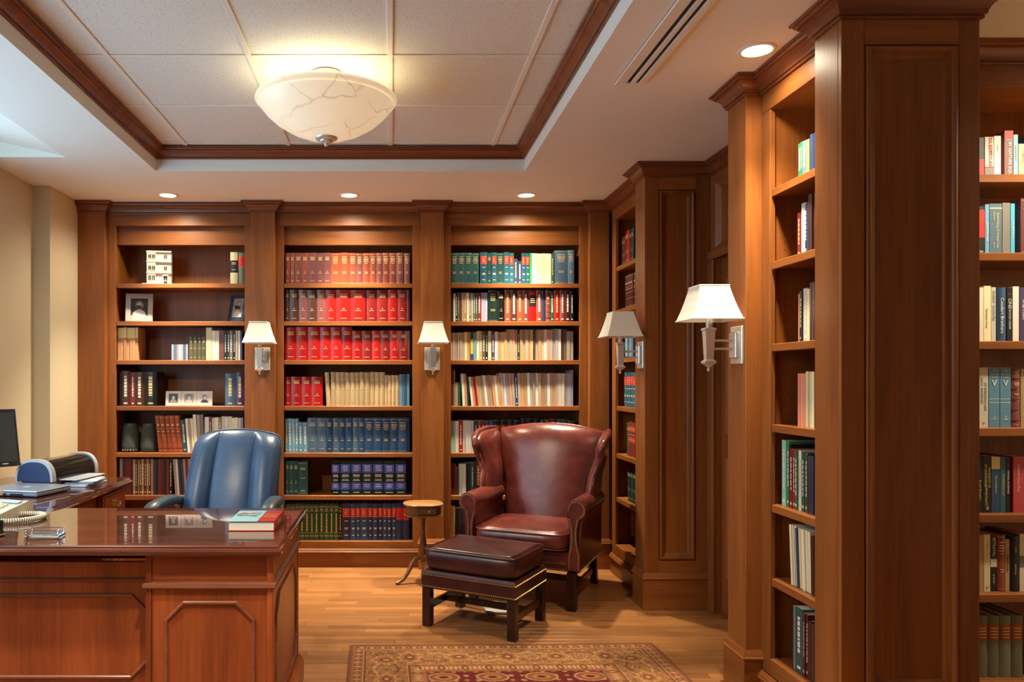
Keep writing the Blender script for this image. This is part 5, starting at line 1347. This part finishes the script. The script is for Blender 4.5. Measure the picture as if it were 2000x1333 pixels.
# ------------------------------------------------------------------ rug
def rug():
    Wd, Ln, th = 1.525, 2.30, 0.009
    xs = np.linspace(0, Wd, 382)
    ys = np.concatenate([np.linspace(0, 0.62, 176)[:-1], np.linspace(0.62, Ln, 180)])
    nx, ny = len(xs), len(ys)
    X, Y = np.meshgrid(xs, ys)
    def C(r, g, b): return np.array(lin(r, g, b))
    ochre, maroon, dark, cream, rose, teal_, gold = C(162, 110, 62), C(104, 34, 34), C(62, 34, 30), C(206, 172, 120), C(160, 96, 66), C(70, 78, 62), C(196, 146, 70)
    col = np.zeros((ny, nx, 3))
    dl, dr_, dt, db = X, Wd - X, Y, Ln - Y
    d = np.minimum(np.minimum(dl, dr_), np.minimum(dt, db))
    side = np.where((dt <= np.minimum(dl, dr_)) | (db <= np.minimum(dl, dr_)), 0, 1)
    t = np.where(side == 0, X - Wd / 2, Y - Ln / 2)          # along the border
    def put(m, c): col[m] = c
    # field
    put(d >= 0, maroon)
    u, v = X - Wd / 2, Y - Ln / 2
    fl = np.sin(u * 62) * np.sin(v * 62)
    put(fl > 0.72, cream); put((fl < -0.80), gold)
    vine = np.abs(np.sin(u * 31 + 1.6 * np.sin(v * 40)))
    put((vine < 0.10) & (d > 0.37), dark)
    cell = lambda a, p: (a / p) - np.round(a / p)
    cu, cv = cell(u + 0.11, 0.22) * 0.22, cell(v, 0.24) * 0.24
    rr = np.sqrt((cu / 0.075) ** 2 + (cv / 0.052) ** 2)
    put(rr < 1.0, cream); put(rr < 0.86, rose); put((rr < 0.55), gold); put(rr < 0.28, maroon)
    # inner guard
    g = (d < 0.365)
    put(g, rose)
    k = cell(t, 0.022); w_ = (d - 0.318) / 0.03
    put(g & (np.abs(k) * 2 + np.abs(w_) < 0.8), cream)
    k2 = cell(t, 0.11)
    put(g & (np.abs(k2) * 5.2 + np.abs(w_) * 0.75 < 1.0), dark)
    put(g & (np.abs(k2) * 11 + np.abs(w_) * 1.4 < 1.0), gold)
    put((d < 0.365) & (d > 0.358), dark); put((d < 0.286) & (d > 0.279), dark); put((d < 0.279) & (d > 0.273), cream)
    # main border
    mB_ = (d < 0.273) & (d > 0.082)
    put(mB_, ochre)
    s = d - 0.178
    ph = t / 0.235
    for amp, off, c1, c2 in ((0.055, 0.0, dark, teal_), (0.055, 0.5, cream, rose)):
        y_ = amp * np.sin(2 * np.pi * (ph / 2 + off))
        put(mB_ & (np.abs(s - y_) < 0.0052), c1)
        y2 = 0.075 * np.sin(2 * np.pi * (ph + off) + 0.7)
        put(mB_ & (np.abs(s - y2) < 0.0036), c2)
    leaf = np.sin(t * 95 + s * 40) * np.sin(s * 80 - t * 22)
    put(mB_ & (leaf > 0.80), teal_); put(mB_ & (leaf < -0.86), cream); 
    kk = cell(t, 0.235) * 0.235; alt = (np.round(t / 0.235) % 2)
    ex = np.where(alt == 0, 0.046, 0.056); ey = np.where(alt == 0, 0.060, 0.042)
    lob = 1 + 0.14 * np.cos(8 * np.arctan2(s, kk))
    rr = np.sqrt((kk / ex) ** 2 + (s / ey) ** 2) / lob
    for lim, c in ((1.18, gold), (1.0, cream), (0.90, rose), (0.66, ochre), (0.54, maroon), (0.24, cream)):
        put(mB_ & (rr < lim), c)
    kk = cell(t + 0.1175, 0.235) * 0.235
    rr = np.sqrt((kk / 0.026) ** 2 + (s / 0.030) ** 2) / (1 + 0.2 * np.cos(5 * np.arctan2(s, kk)))
    for lim, c in ((1.1, cream), (0.9, teal_), (0.6, gold), (0.34, maroon)):
        put(mB_ & (rr < lim), c)
    # outer guard
    o_ = d < 0.082
    put(o_, rose)
    put((d < 0.082) & (d > 0.075), dark); put((d < 0.075) & (d > 0.070), cream)
    s = (d - 0.045) / 0.022; k = cell(t, 0.052)
    put(o_ & (np.abs(k) * 2.6 + np.abs(s) < 0.95), dark); put(o_ & (np.abs(k) * 4 + np.abs(s) * 1.6 < 0.8), gold)
    k = cell(t + 0.026, 0.052); put(o_ & (np.abs(k) * 5 + np.abs(s) * 1.4 < 1.0), cream)
    put(d < 0.020, C(110, 70, 48)); put(d < 0.012, C(92, 56, 40))
    mean = C(142, 92, 62); mm = C(104, 42, 38)
    fieldm = (d >= 0.365)[..., None]
    col = np.where(fieldm, col * 0.50 + mm * 0.50, col * 0.55 + mean * 0.45)
    rs = np.random.RandomState(4)
    col *= (0.86 + 0.28 * rs.rand(ny, nx, 1)) * (0.92 + 0.16 * rs.rand(ny, 1, 1))
    verts = np.stack([X, -Y, np.full_like(X, th)], -1).reshape(-1, 3)
    idx = np.arange(nx * ny).reshape(ny, nx)
    q = np.stack([idx[:-1, :-1], idx[1:, :-1], idx[1:, 1:], idx[:-1, 1:]], -1).reshape(-1, 4)
    # skirt down to the floor
    per = list(idx[0, :]) + list(idx[1:, -1]) + list(idx[-1, -2::-1]) + list(idx[-2:0:-1, 0])
    base = len(verts)
    low = verts[per].copy(); low[:, 2] = 0.0004
    verts = np.concatenate([verts, low])
    n = len(per)
    sk = [(per[i], per[(i + 1) % n], base + (i + 1) % n, base + i) for i in range(n)]
    me = bpy.data.meshes.new('rug_pile')
    me.from_pydata(verts.tolist(), [], q.tolist() + sk)
    ca = me.color_attributes.new('weave', 'FLOAT_COLOR', 'POINT')
    full = np.ones((len(verts), 4)); full[:base, :3] = col.reshape(-1, 3); full[base:, :3] = C(92, 56, 40)
    ca.data.foreach_set('color', full.astype(np.float32).ravel())
    m = mat('rug_wool', (0.5, 0.3, 0.2), 0.95, bump=0.6, bscale=350, spec=0.1)
    at = m.node_tree.nodes.new('ShaderNodeAttribute'); at.attribute_name = 'weave'
    m.node_tree.links.new(at.outputs['Color'], m.node_tree.nodes['Principled BSDF'].inputs['Base Color'])
    me.materials.append(m)
    r = thing('rug', 'ochre and maroon patterned oriental rug on the wooden floor', 'rug', (-0.212, 3.873, 0), R(1.2))
    link('rug_pile', me, r)
rug()

# ------------------------------------------------------------------ things on desk and return
def desk_book():
    r = thing('book', 'thick hardback with blue and red jacket lying on the desk', 'book', (-0.627, 2.949, DTOP + 0.0003))
    w, d, h = 0.178, 0.238, 0.039
    JB = mat('jacket_blue', lin(150, 200, 215), 0.35); JR = mat('jacket_red', lin(176, 34, 30), 0.35)
    bx(0, w, 0, d, 0, 0.003, c=0.001).build('back_cover', JR, r)
    bx(0, w * 0.63, 0, d, h - 0.003, h, c=0.001).build('front_cover', JB, r)
    bx(w * 0.63, w, 0, d, h - 0.003, h, c=0.001).build('front_cover_panel', JR, r)
    bx(0.004, w - 0.003, 0.004, d - 0.004, 0.003, h - 0.003).build('pages', mat('bright_paper', (0.86, 0.82, 0.70), 0.85), r)
    MB().prism([(w - 0.003, 0.0), (w + 0.001, 0.004), (w + 0.0035, h / 2), (w + 0.001, h - 0.004), (w - 0.003, h)], 'y', 0, d).build('spine', JR, r, 40)
    me = text_mesh('HISTORY', 0.030, GILT); me.transform(Matrix.Translation((w * 0.81, d * 0.42, h + 0.0001)) @ Matrix.Rotation(0, 4, 'Z') @ Matrix.Scale(0.5, 4, (1, 0, 0))); link('cover_lettering', me, r)
    me = text_mesh('OF LAW', 0.020, GILT); me.transform(Matrix.Translation((w * 0.81, d * 0.62, h + 0.0001)) @ Matrix.Scale(0.6, 4, (1, 0, 0))); link('cover_lettering', me, r)
    me = text_mesh('HISTORY', 0.022, mat('yellow_print', lin(230, 190, 90), 0.5)); me.transform(Matrix.Translation((w + 0.0037, d * 0.45, h / 2)) @ Matrix(((0, 0, 1, 0), (1, 0, 0, 0), (0, 1, 0, 0), (0, 0, 0, 1)))); link('spine_lettering', me, r)
    pc = MB()
    rg = random.Random(5)
    for k in range(16):
        x = w * rg.uniform(0.10, 0.52); y = d * rg.uniform(0.40, 0.80); s_ = rg.uniform(0.006, 0.016)
        n = 7
        pc.prism([(x + s_ * math.cos(6.283 * i / n) * rg.uniform(0.6, 1.1), y + s_ * 1.2 * math.sin(6.283 * i / n)) for i in range(n)], 'z', h + 0.0001, h + 0.0002 + 0.00002 * k)
    tag(pc.build('cover_picture', mat('jacket_print', lin(120, 104, 80), 0.5, var=0.6), r), kind='stuff')
desk_book()

def crystal_tray():
    r = thing('crystal_tray', 'clear cut-glass card tray on the desk near the telephone', 'tray', (-1.278, 2.845, DTOP), R(4))
    m = bpy.data.materials.new('crystal'); m.use_nodes = True
    b = m.node_tree.nodes['Principled BSDF']
    b.inputs['Base Color'].default_value = (0.96, 0.97, 0.97, 1); b.inputs['Transmission Weight'].default_value = 1.0
    b.inputs['Roughness'].default_value = 0.03; b.inputs['IOR'].default_value = 1.52
    MB().stack(-0.062, 0.062, -0.036, 0.036, [(0.006, 0.0005), (0.0, 0.004), (0.0, 0.010), (0.004, 0.013)]).build('tray_base', m, r)
    for x0, x1, y0, y1 in ((-0.060, 0.060, -0.034, -0.026), (-0.060, 0.060, 0.026, 0.034), (-0.060, -0.052, -0.0258, 0.0258), (0.052, 0.060, -0.0258, 0.0258)):
        bx(x0, x1, y0, y1, 0.0133, 0.030, c=0.0025).build('tray_rim', m, r)
crystal_tray()

def telephone():
    r = thing('telephone', 'cream desk telephone with coiled cord at the left edge of the desk', 'telephone', (-1.70, 3.26, DTOP), R(-20))
    TM = mat('phone_cream', (0.70, 0.66, 0.52), 0.35); KM = mat('phone_key', (0.45, 0.55, 0.65), 0.4)
    MB().prism([(-0.11, 0.0), (0.11, 0.0), (0.11, 0.055), (0.085, 0.062), (-0.09, 0.024), (-0.11, 0.018)], 'x', -0.10, 0.13).build('base', TM, r, 30)
    T = Matrix.Translation((0.055, -0.01, 0.045)) @ Matrix.Rotation(R(12.3), 4, 'X')
    for i in range(3):
        for j in range(4):
            bx(-0.032 + i * 0.022, -0.016 + i * 0.022, -0.045 + j * 0.022, -0.031 + j * 0.022, 0.0, 0.006, c=0.001).xf(T).build('key', TM, r)
    bx(-0.035, 0.06, 0.052, 0.080, 0.0, 0.004, c=0.001).xf(T).build('display', KM, r)
    hs = MB()
    P = [(-0.065, -0.100, 0.055), (-0.065, -0.075, 0.066), (-0.065, -0.04, 0.082), (-0.065, 0.02, 0.093), (-0.065, 0.07, 0.098), (-0.065, 0.095, 0.094), (-0.065, 0.115, 0.085)]
    rings = []
    for i, p in enumerate(P):
        hx = (0.022, 0.027, 0.022, 0.021, 0.022, 0.027, 0.022)[i]; hz = (0.016, 0.020, 0.012, 0.011, 0.012, 0.018, 0.014)[i]
        rings.append([(p[0] + hx * sgnpow(math.cos(2 * math.pi * k / 16), 0.7), p[1], p[2] + hz * sgnpow(math.sin(2 * math.pi * k / 16), 0.7)) for k in range(16)])
    welded(hs.loft(rings), 'handset', TM, r, 60)
    # coiled cord looping on the desk
    C_ = [(-0.06, -0.11, 0.045), (0.0, -0.14, 0.018), (0.08, -0.155, 0.0125), (0.17, -0.13, 0.0125), (0.235, -0.085, 0.0125), (0.265, -0.02, 0.0125), (0.25, 0.05, 0.0125), (0.20, 0.075, 0.0125), (0.15, 0.06, 0.0125), (0.127, 0.03, 0.014)]
    sm = []
    for i in range(len(C_) - 1):
        p0, p1, p2, p3 = [Vector(C_[max(0, min(len(C_) - 1, i + k))]) for k in (-1, 0, 1, 2)]
        for k in range(10):
            t = k / 10
            sm.append(0.5 * ((2 * p1) + (-p0 + p2) * t + (2 * p0 - 5 * p1 + 4 * p2 - p3) * t * t + (-p0 + 3 * p1 - 3 * p2 + p3) * t ** 3))
    L_ = [0]
    for a, b in zip(sm[:-1], sm[1:]): L_.append(L_[-1] + (b - a).length)
    tot = L_[-1]; turns = int(tot / 0.0085); N_ = turns * 8; hel = []
    for k in range(N_):
        s_ = tot * k / N_
        i = max(j for j in range(len(L_)) if L_[j] <= s_); i = min(i, len(sm) - 2)
        p = sm[i].lerp(sm[i + 1], (s_ - L_[i]) / max(1e-9, L_[i + 1] - L_[i]))
        tdir = (sm[i + 1] - sm[i]).normalized(); up = Vector((0, 0, 1)); sd = tdir.cross(up).normalized(); up = sd.cross(tdir)
        a = 2 * math.pi * k / 8
        hel.append(tuple(p + (up * math.cos(a) + sd * math.sin(a)) * 0.0085))
    MB().tube(hel, 0.0032, 5).build('coiled_cord', TM, r, 80)
telephone()
pc = thing('pen_cup', 'small black and chrome pen cup at the left edge of the desk', 'pen holder', (-1.470, 2.86, DTOP))
MB().lathe([(0.030, 0.0005), (0.034, 0.004), (0.034, 0.012), (0.028, 0.020), (0.030, 0.055), (0.027, 0.055), (0.025, 0.022), (0.0, 0.020)], 24).build('cup', BLACK, pc, 40)
MB().lathe([(0.0352, 0.005), (0.0352, 0.011), (0.0345, 0.011), (0.0345, 0.005)], 24, cap0=False, cap1=False).build('chrome_band', STEEL, pc, 40)

def laptop():
    r = thing('laptop', 'closed silver laptop on the return beside the telephone', 'laptop', (-1.865, 3.945, DTOP), R(-14))
    SV = mat('silver_laptop', (0.40, 0.44, 0.52), 0.35, metal=0.5); SD = mat('laptop_base', (0.22, 0.25, 0.32), 0.4, metal=0.3)
    bx(-0.165, 0.165, -0.130, 0.130, 0.004, 0.021, c=0.004).build('base', SD, r)
    l = bx(-0.165, 0.165, -0.130, 0.130, 0.0215, 0.032, c=0.005).build('lid', SV, r)
    lg = MB().prism([(0.020 * math.cos(t) * (1 - 0.12 * math.cos(2 * t)), 0.02 * math.sin(t)) for t in [2 * math.pi * k / 18 for k in range(18)]], 'z', 0.0321, 0.0324)
    lg.prism([(0.004, 0.022), (0.012, 0.032), (0.006, 0.034), (0.001, 0.027)], 'z', 0.0321, 0.0324)
    lg.build('lid_emblem', mat('emblem_grey', (0.62, 0.65, 0.70), 0.3), l)
    for x0, x1 in ((-0.06, -0.045), (-0.03, -0.012), (0.01, 0.085)):
        bx(x0, x1, -0.1306, -0.1295, 0.008, 0.017).build('port', BLACK, r)
    for x in (-0.14, 0.14):
        for y in (-0.11, 0.11):
            MB().lathe([(0.008, 0.0), (0.008, 0.004)], 10, (x, y, 0)).build('foot', BLACK, r)
laptop()

def printer():
    r = thing('printer', 'black and silver half-round printer with blue end cap on the return', 'printer', (-1.872, 4.335, DTOP), R(-9))
    SV = mat('printer_silver', (0.52, 0.55, 0.62), 0.35); BC = mat('printer_blue', lin(42, 60, 104), 0.45); BK = mat('gloss_black', (0.012, 0.013, 0.012), 0.12)
    def D(k, n=20):
        pts = [(-0.105 * k, 0.035)]
        for i in range(n + 1):
            a = math.pi - math.pi * i / n
            pts.append((0.105 * k * sgnpow(math.cos(a), 0.75), 0.045 + 0.105 * k * sgnpow(math.sin(a), 0.85)))
        pts.append((0.105 * k, 0.035)); return pts
    MB().prism(D(0.96), 'y', -0.19, 0.21).build('body', BK, r, 40)
    for y0, y1 in ((-0.225, -0.1905), (0.2105, 0.235)):
        MB().prism(D(1.03), 'y', y0, y1).build('end_rim', SV, r, 40)
    MB().prism(D(0.90), 'y', -0.229, -0.2255).build('end_cap', BC, r, 40)
    bx(-0.09, 0.09, -0.20, 0.20, 0.0005, 0.0345, c=0.004).build('foot_base', SV, r)
    bx(0.085, 0.20, -0.15, 0.15, 0.0345, 0.040, c=0.002).build('paper_tray', SV, r)
printer()
rg = random.Random(9)
for k, (dz, col_, w_, d_) in enumerate(((0.012, (200, 202, 206), 0.15, 0.22), (0.010, (120, 140, 175), 0.15, 0.21), (0.004, (225, 225, 222), 0.13, 0.20))):
    z0 = DTOP + 0.0005 + sum((0.0125, 0.0105, 0.0045)[:k])
    tag(bx(-w_ / 2, w_ / 2, -d_ / 2, d_ / 2, 0, dz, c=0.0015).build('notepad', mat('notepad_%d' % k, lin(*col_), 0.6), None, loc=(-1.70 + 0.008 * k, 4.27 + 0.01 * k, z0), rot=(0, 0, R(-10 + 9 * k))),
        ('lowest grey pad', 'middle blue folder', 'topmost white sheet pad')[k] + ' of the paper stack beside the printer', 'paper stack', 'papers beside the printer')

def monitor():
    r = thing('monitor', 'flat black computer monitor at the left edge of the picture', 'monitor', (-2.128, 3.965, DTOP), R(45))
    T = Matrix.Translation((0, 0, 0.125)) @ Matrix.Rotation(R(-15), 4, 'X')
    SCRN = mat('dark_screen', (0.030, 0.036, 0.034), 0.18)
    w, h = 0.21, 0.305
    bx(-w, w, 0.0, 0.035, 0, h, c=0.006).xf(T).build('housing', BLACK, r)
    for x0, x1, z0, z1 in ((-w, -w + 0.014, 0.0, h), (w - 0.014, w, 0.0, h), (-w + 0.0142, w - 0.0142, h - 0.014, h), (-w + 0.0142, w - 0.0142, 0.0, 0.022)):
        bx(x0, x1, -0.006, -0.0002, z0, z1, c=0.001).xf(T).build('bezel', BLACK, r)
    bx(-w + 0.0145, w - 0.0145, -0.003, -0.0004, 0.0225, h - 0.0145).xf(T).build('screen', SCRN, r)
    bx(0.12, 0.15, -0.0068, -0.0061, 0.008, 0.013).xf(T).build('maker_mark', STEEL, r)
    bx(-0.03, 0.03, 0.045, 0.07, 0.012, 0.22, c=0.006).build('stand_neck', BLACK, r)
    MB().lathe([(0.085, 0.0005), (0.085, 0.008), (0.07, 0.012), (0.0, 0.013)], 32, (-0.02, 0.06, 0)).build('stand_base', BLACK, r, 40)
monitor()

# ------------------------------------------------------------------ things on the left bookcase
def model_house():
    r = thing('model_building', 'small white plaster model of a tall building on the top shelf', 'model building', (-1.695, BF + 0.12, SH_B[0] + 0.0002), R(10))
    PL = mat('plaster_white', (0.68, 0.62, 0.48), 0.7); HO = mat('model_opening', (0.03, 0.018, 0.010), 0.8)
    w, d, h = 0.172, 0.10, 0.245
    bx(-w / 2 - 0.03, w / 2 + 0.006, -0.075, d / 2, 0, 0.006, c=0.001).build('ground_slab', PL, r)
    bx(-w / 2, w / 2, -0.05, d / 2, 0.0062, h, c=0.0015).build('walls', PL, r)
    bx(-w / 2 + 0.002, -0.022, -0.064, -0.0502, 0.0062, h - 0.004, c=0.001).build('bay_front', PL, r)
    for z in (0.080, 0.160, h - 0.012):
        bx(-w / 2 - 0.003, w / 2 + 0.003, -0.068, -0.0501, z, z + 0.007, c=0.001).build('cornice', PL, r)
    for i, (z, hh) in enumerate(((0.030, 0.036), (0.105, 0.028), (0.188, 0.028))):
        for x, yy in ((-0.062, -0.0642), (-0.036, -0.0642), (0.045, -0.0502)):
            wn = bx(x - 0.010, x + 0.010, yy - 0.0012, yy, z, z + hh, c=0.0003).build('window', HO, r)
            bx(x - 0.011, x + 0.011, yy - 0.004, yy - 0.0002, z - 0.005, z - 0.001, c=0.0005).build('sill', PL, wn)
            bx(x - 0.001, x + 0.001, yy - 0.002, yy - 0.0013, z, z + hh).build('glazing_bar', PL, wn)
    dd = bx(0.033, 0.058, -0.0518, -0.0504, 0.0065, 0.060).build('doorway', HO, r)
    bx(0.026, 0.065, -0.064, -0.0504, 0.064, 0.072, c=0.001).build('door_canopy', PL, r)
    for x in (0.028, 0.063):
        bx(x - 0.002, x + 0.002, -0.062, -0.058, 0.0065, 0.0638).build('porch_post', PL, r)
model_house()

def photo_mat(name, seed, light, dark):
    m = mat(name, light, 0.3)
    nt = m.node_tree; N = nt.nodes; L = nt.links
    tc = N.new('ShaderNodeTexCoord'); mp = N.new('ShaderNodeMapping'); mp.inputs['Location'].default_value = (seed, seed * 1.7, seed * 0.6)
    L.new(tc.outputs['Object'], mp.inputs['Vector'])
    nz = N.new('ShaderNodeTexNoise'); nz.inputs['Scale'].default_value = 28; nz.inputs['Detail'].default_value = 3
    L.new(mp.outputs[0], nz.inputs['Vector'])
    cr = N.new('ShaderNodeValToRGB')
    cr.color_ramp.elements[0].position = 0.46; cr.color_ramp.elements[0].color = (*dark, 1)
    cr.color_ramp.elements[1].position = 0.56; cr.color_ramp.elements[1].color = (*light, 1)
    L.new(nz.outputs['Fac'], cr.inputs[0]); L.new(cr.outputs[0], N['Principled BSDF'].inputs['Base Color'])
    return m
def portrait(r, T, x, z, w, h, y, bg, skin, cloth, hair):
    """flat printed portrait: backdrop, shoulders, head, hair"""
    p = bx(x - w / 2, x + w / 2, y - 0.0006, y, z, z + h).xf(T).build('photograph', bg, r)
    def blob(nm, cx, cz, rx, rz, m, yy, a0=0, a1=360):
        n = 18
        MB().prism([(cx + rx * math.cos(R(a0 + (a1 - a0) * i / n)), cz + rz * math.sin(R(a0 + (a1 - a0) * i / n))) for i in range(n + (1 if a1 - a0 < 360 else 0))], 'y', yy - 0.0002, yy).xf(T).build(nm, m, p)
    blob('printed_shoulders', x, z + 0.0005, w * 0.40, h * 0.36, cloth, y - 0.0007, 0, 180)
    blob('printed_hair', x, z + h * 0.60, w * 0.24, h * 0.27, hair, y - 0.0010)
    blob('printed_face', x + w * 0.02, z + h * 0.55, w * 0.17, h * 0.21, skin, y - 0.0013)
def picture_frame(label, loc, rz, w, h, fm, border, args, rot_back=-14):
    r = thing('picture_frame', label, 'picture frame', loc, rz, 'framed photographs on the left bookcase')
    T = Matrix.Rotation(R(rot_back), 4, 'X')
    for x0, x1, z0, z1 in ((-w / 2, -w / 2 + border, 0, h), (w / 2 - border, w / 2, 0, h), (-w / 2 + border + 0.0001, w / 2 - border - 0.0001, h - border, h), (-w / 2 + border + 0.0001, w / 2 - border - 0.0001, 0, border * 1.25)):
        bx(x0, x1, -0.012, 0, z0, z1, c=0.0015).xf(T).build('frame_bar', fm, r)
    bx(-w / 2 + 0.004, w / 2 - 0.004, 0.0002, 0.006, 0.004, h - 0.004).xf(T).build('backing', BLACK, r)
    portrait(r, T, 0, border * 1.25, w - 2 * border - 0.001, h - 2.25 * border - 0.001, -0.004, *args)
    MB().prism([(0.0065, 0.12), (0.09, 0.0), (0.084, 0.0), (0.0065, 0.11)], 'x', -0.02, 0.02).build('easel_leg', BLACK, r)
    return r
PD, PL_, PM, PH = mat('photo_dark', (0.03, 0.03, 0.03), 0.35), mat('photo_light', (0.60, 0.58, 0.54), 0.35), mat('photo_mid', (0.30, 0.29, 0.28), 0.35), mat('photo_pale', (0.70, 0.66, 0.60), 0.35)
FS = mat('champagne_frame', (0.52, 0.45, 0.40), 0.35, metal=0.4); FB = mat('blue_black_frame', (0.025, 0.04, 0.07), 0.3)
picture_frame('champagne frame with a black and white photograph, second shelf beside the wall', (-1.835, BF + 0.085, SH_B[1] + 0.003), R(12), 0.190, 0.212, FS, 0.036, (PD, PL_, PH, PM))
picture_frame('dark blue frame with a portrait, second shelf at the right end', (-1.135, BF + 0.10, SH_B[1] + 0.003), R(-30), 0.155, 0.205, FB, 0.026, (PM, mat('photo_skin', (0.55, 0.42, 0.36), 0.35), PH, mat('photo_hair', (0.34, 0.22, 0.15), 0.4)))
def triple():
    r = thing('picture_frame', 'low white triple frame with three black and white portraits', 'picture frame', (-1.47, BF + 0.075, SH_B[3] + 0.0005), 0, 'framed photographs on the left bookcase')
    FW = mat('white_frame', (0.72, 0.68, 0.60), 0.5)
    T = Matrix.Rotation(R(-6), 4, 'X')
    for k in (-1, 0, 1):
        x = 0.1135 * k
        b = bx(x - 0.0563, x + 0.0563, -0.008, 0.004, 0.0, 0.106, c=0.002).xf(T).build('frame_panel', FW, r)
        portrait(r, T, x, 0.022, 0.066, 0.066, -0.0082, *((PD, PL_, PM, PD), (PM, PH, PL_, PD), (PL_, PH, PD, PD))[k + 1])
triple()
def speaker(label, loc, rz, knobs):
    r = thing('speaker', label, 'speaker', loc, rz, 'small dark speakers on the left bookcase')
    SPM = mat('speaker_grey', (0.030, 0.040, 0.036), 0.45); GR = mat('speaker_grille', (0.045, 0.055, 0.048), 0.8, bump=0.6, bscale=900)
    def ring(z, hw, d):
        return [(hw * math.cos(2 * math.pi * k / 28), d * math.sin(2 * math.pi * k / 28), z) for k in range(28)]
    MB().loft([ring(0.0, 0.062, 0.06), ring(0.006, 0.066, 0.063), ring(0.03, 0.067, 0.064), ring(0.12, 0.061, 0.058), ring(0.20, 0.050, 0.048), ring(0.208, 0.044, 0.043)]).build('cabinet', SPM, r, 40)
    pts = []
    MB().loft([[(hw * math.sin(R(a)) * 1.015, -d * math.cos(R(a)) * 1.015, z) for a in range(-58, 59, 6)] for z, hw, d in ((0.036, 0.066, 0.063), (0.12, 0.061, 0.058), (0.19, 0.052, 0.050))], False, False, False).build('grille', GR, r, 60)
    if knobs:
        for k in range(6):
            a = R(-42 + 17 * k)
            MB().lathe([(0.0, -0.006), (0.004, -0.005), (0.004, 0.0)], 10, (0, 0, 0), axis='y').xf(Matrix.Translation((0.066 * math.sin(a), -0.0645 * math.cos(a), 0.018)) @ Matrix.Rotation(a, 4, 'Z')).build('knob', STEEL, r, 40)
speaker('small dark speaker with a row of knobs, nearest the wall', (-1.900, BF + 0.10, SH_B[4] + 0.0002), R(8), True)
speaker('small dark speaker without knobs, beside the rust brown volumes', (-1.765, BF + 0.105, SH_B[4] + 0.0002), R(-12), False)
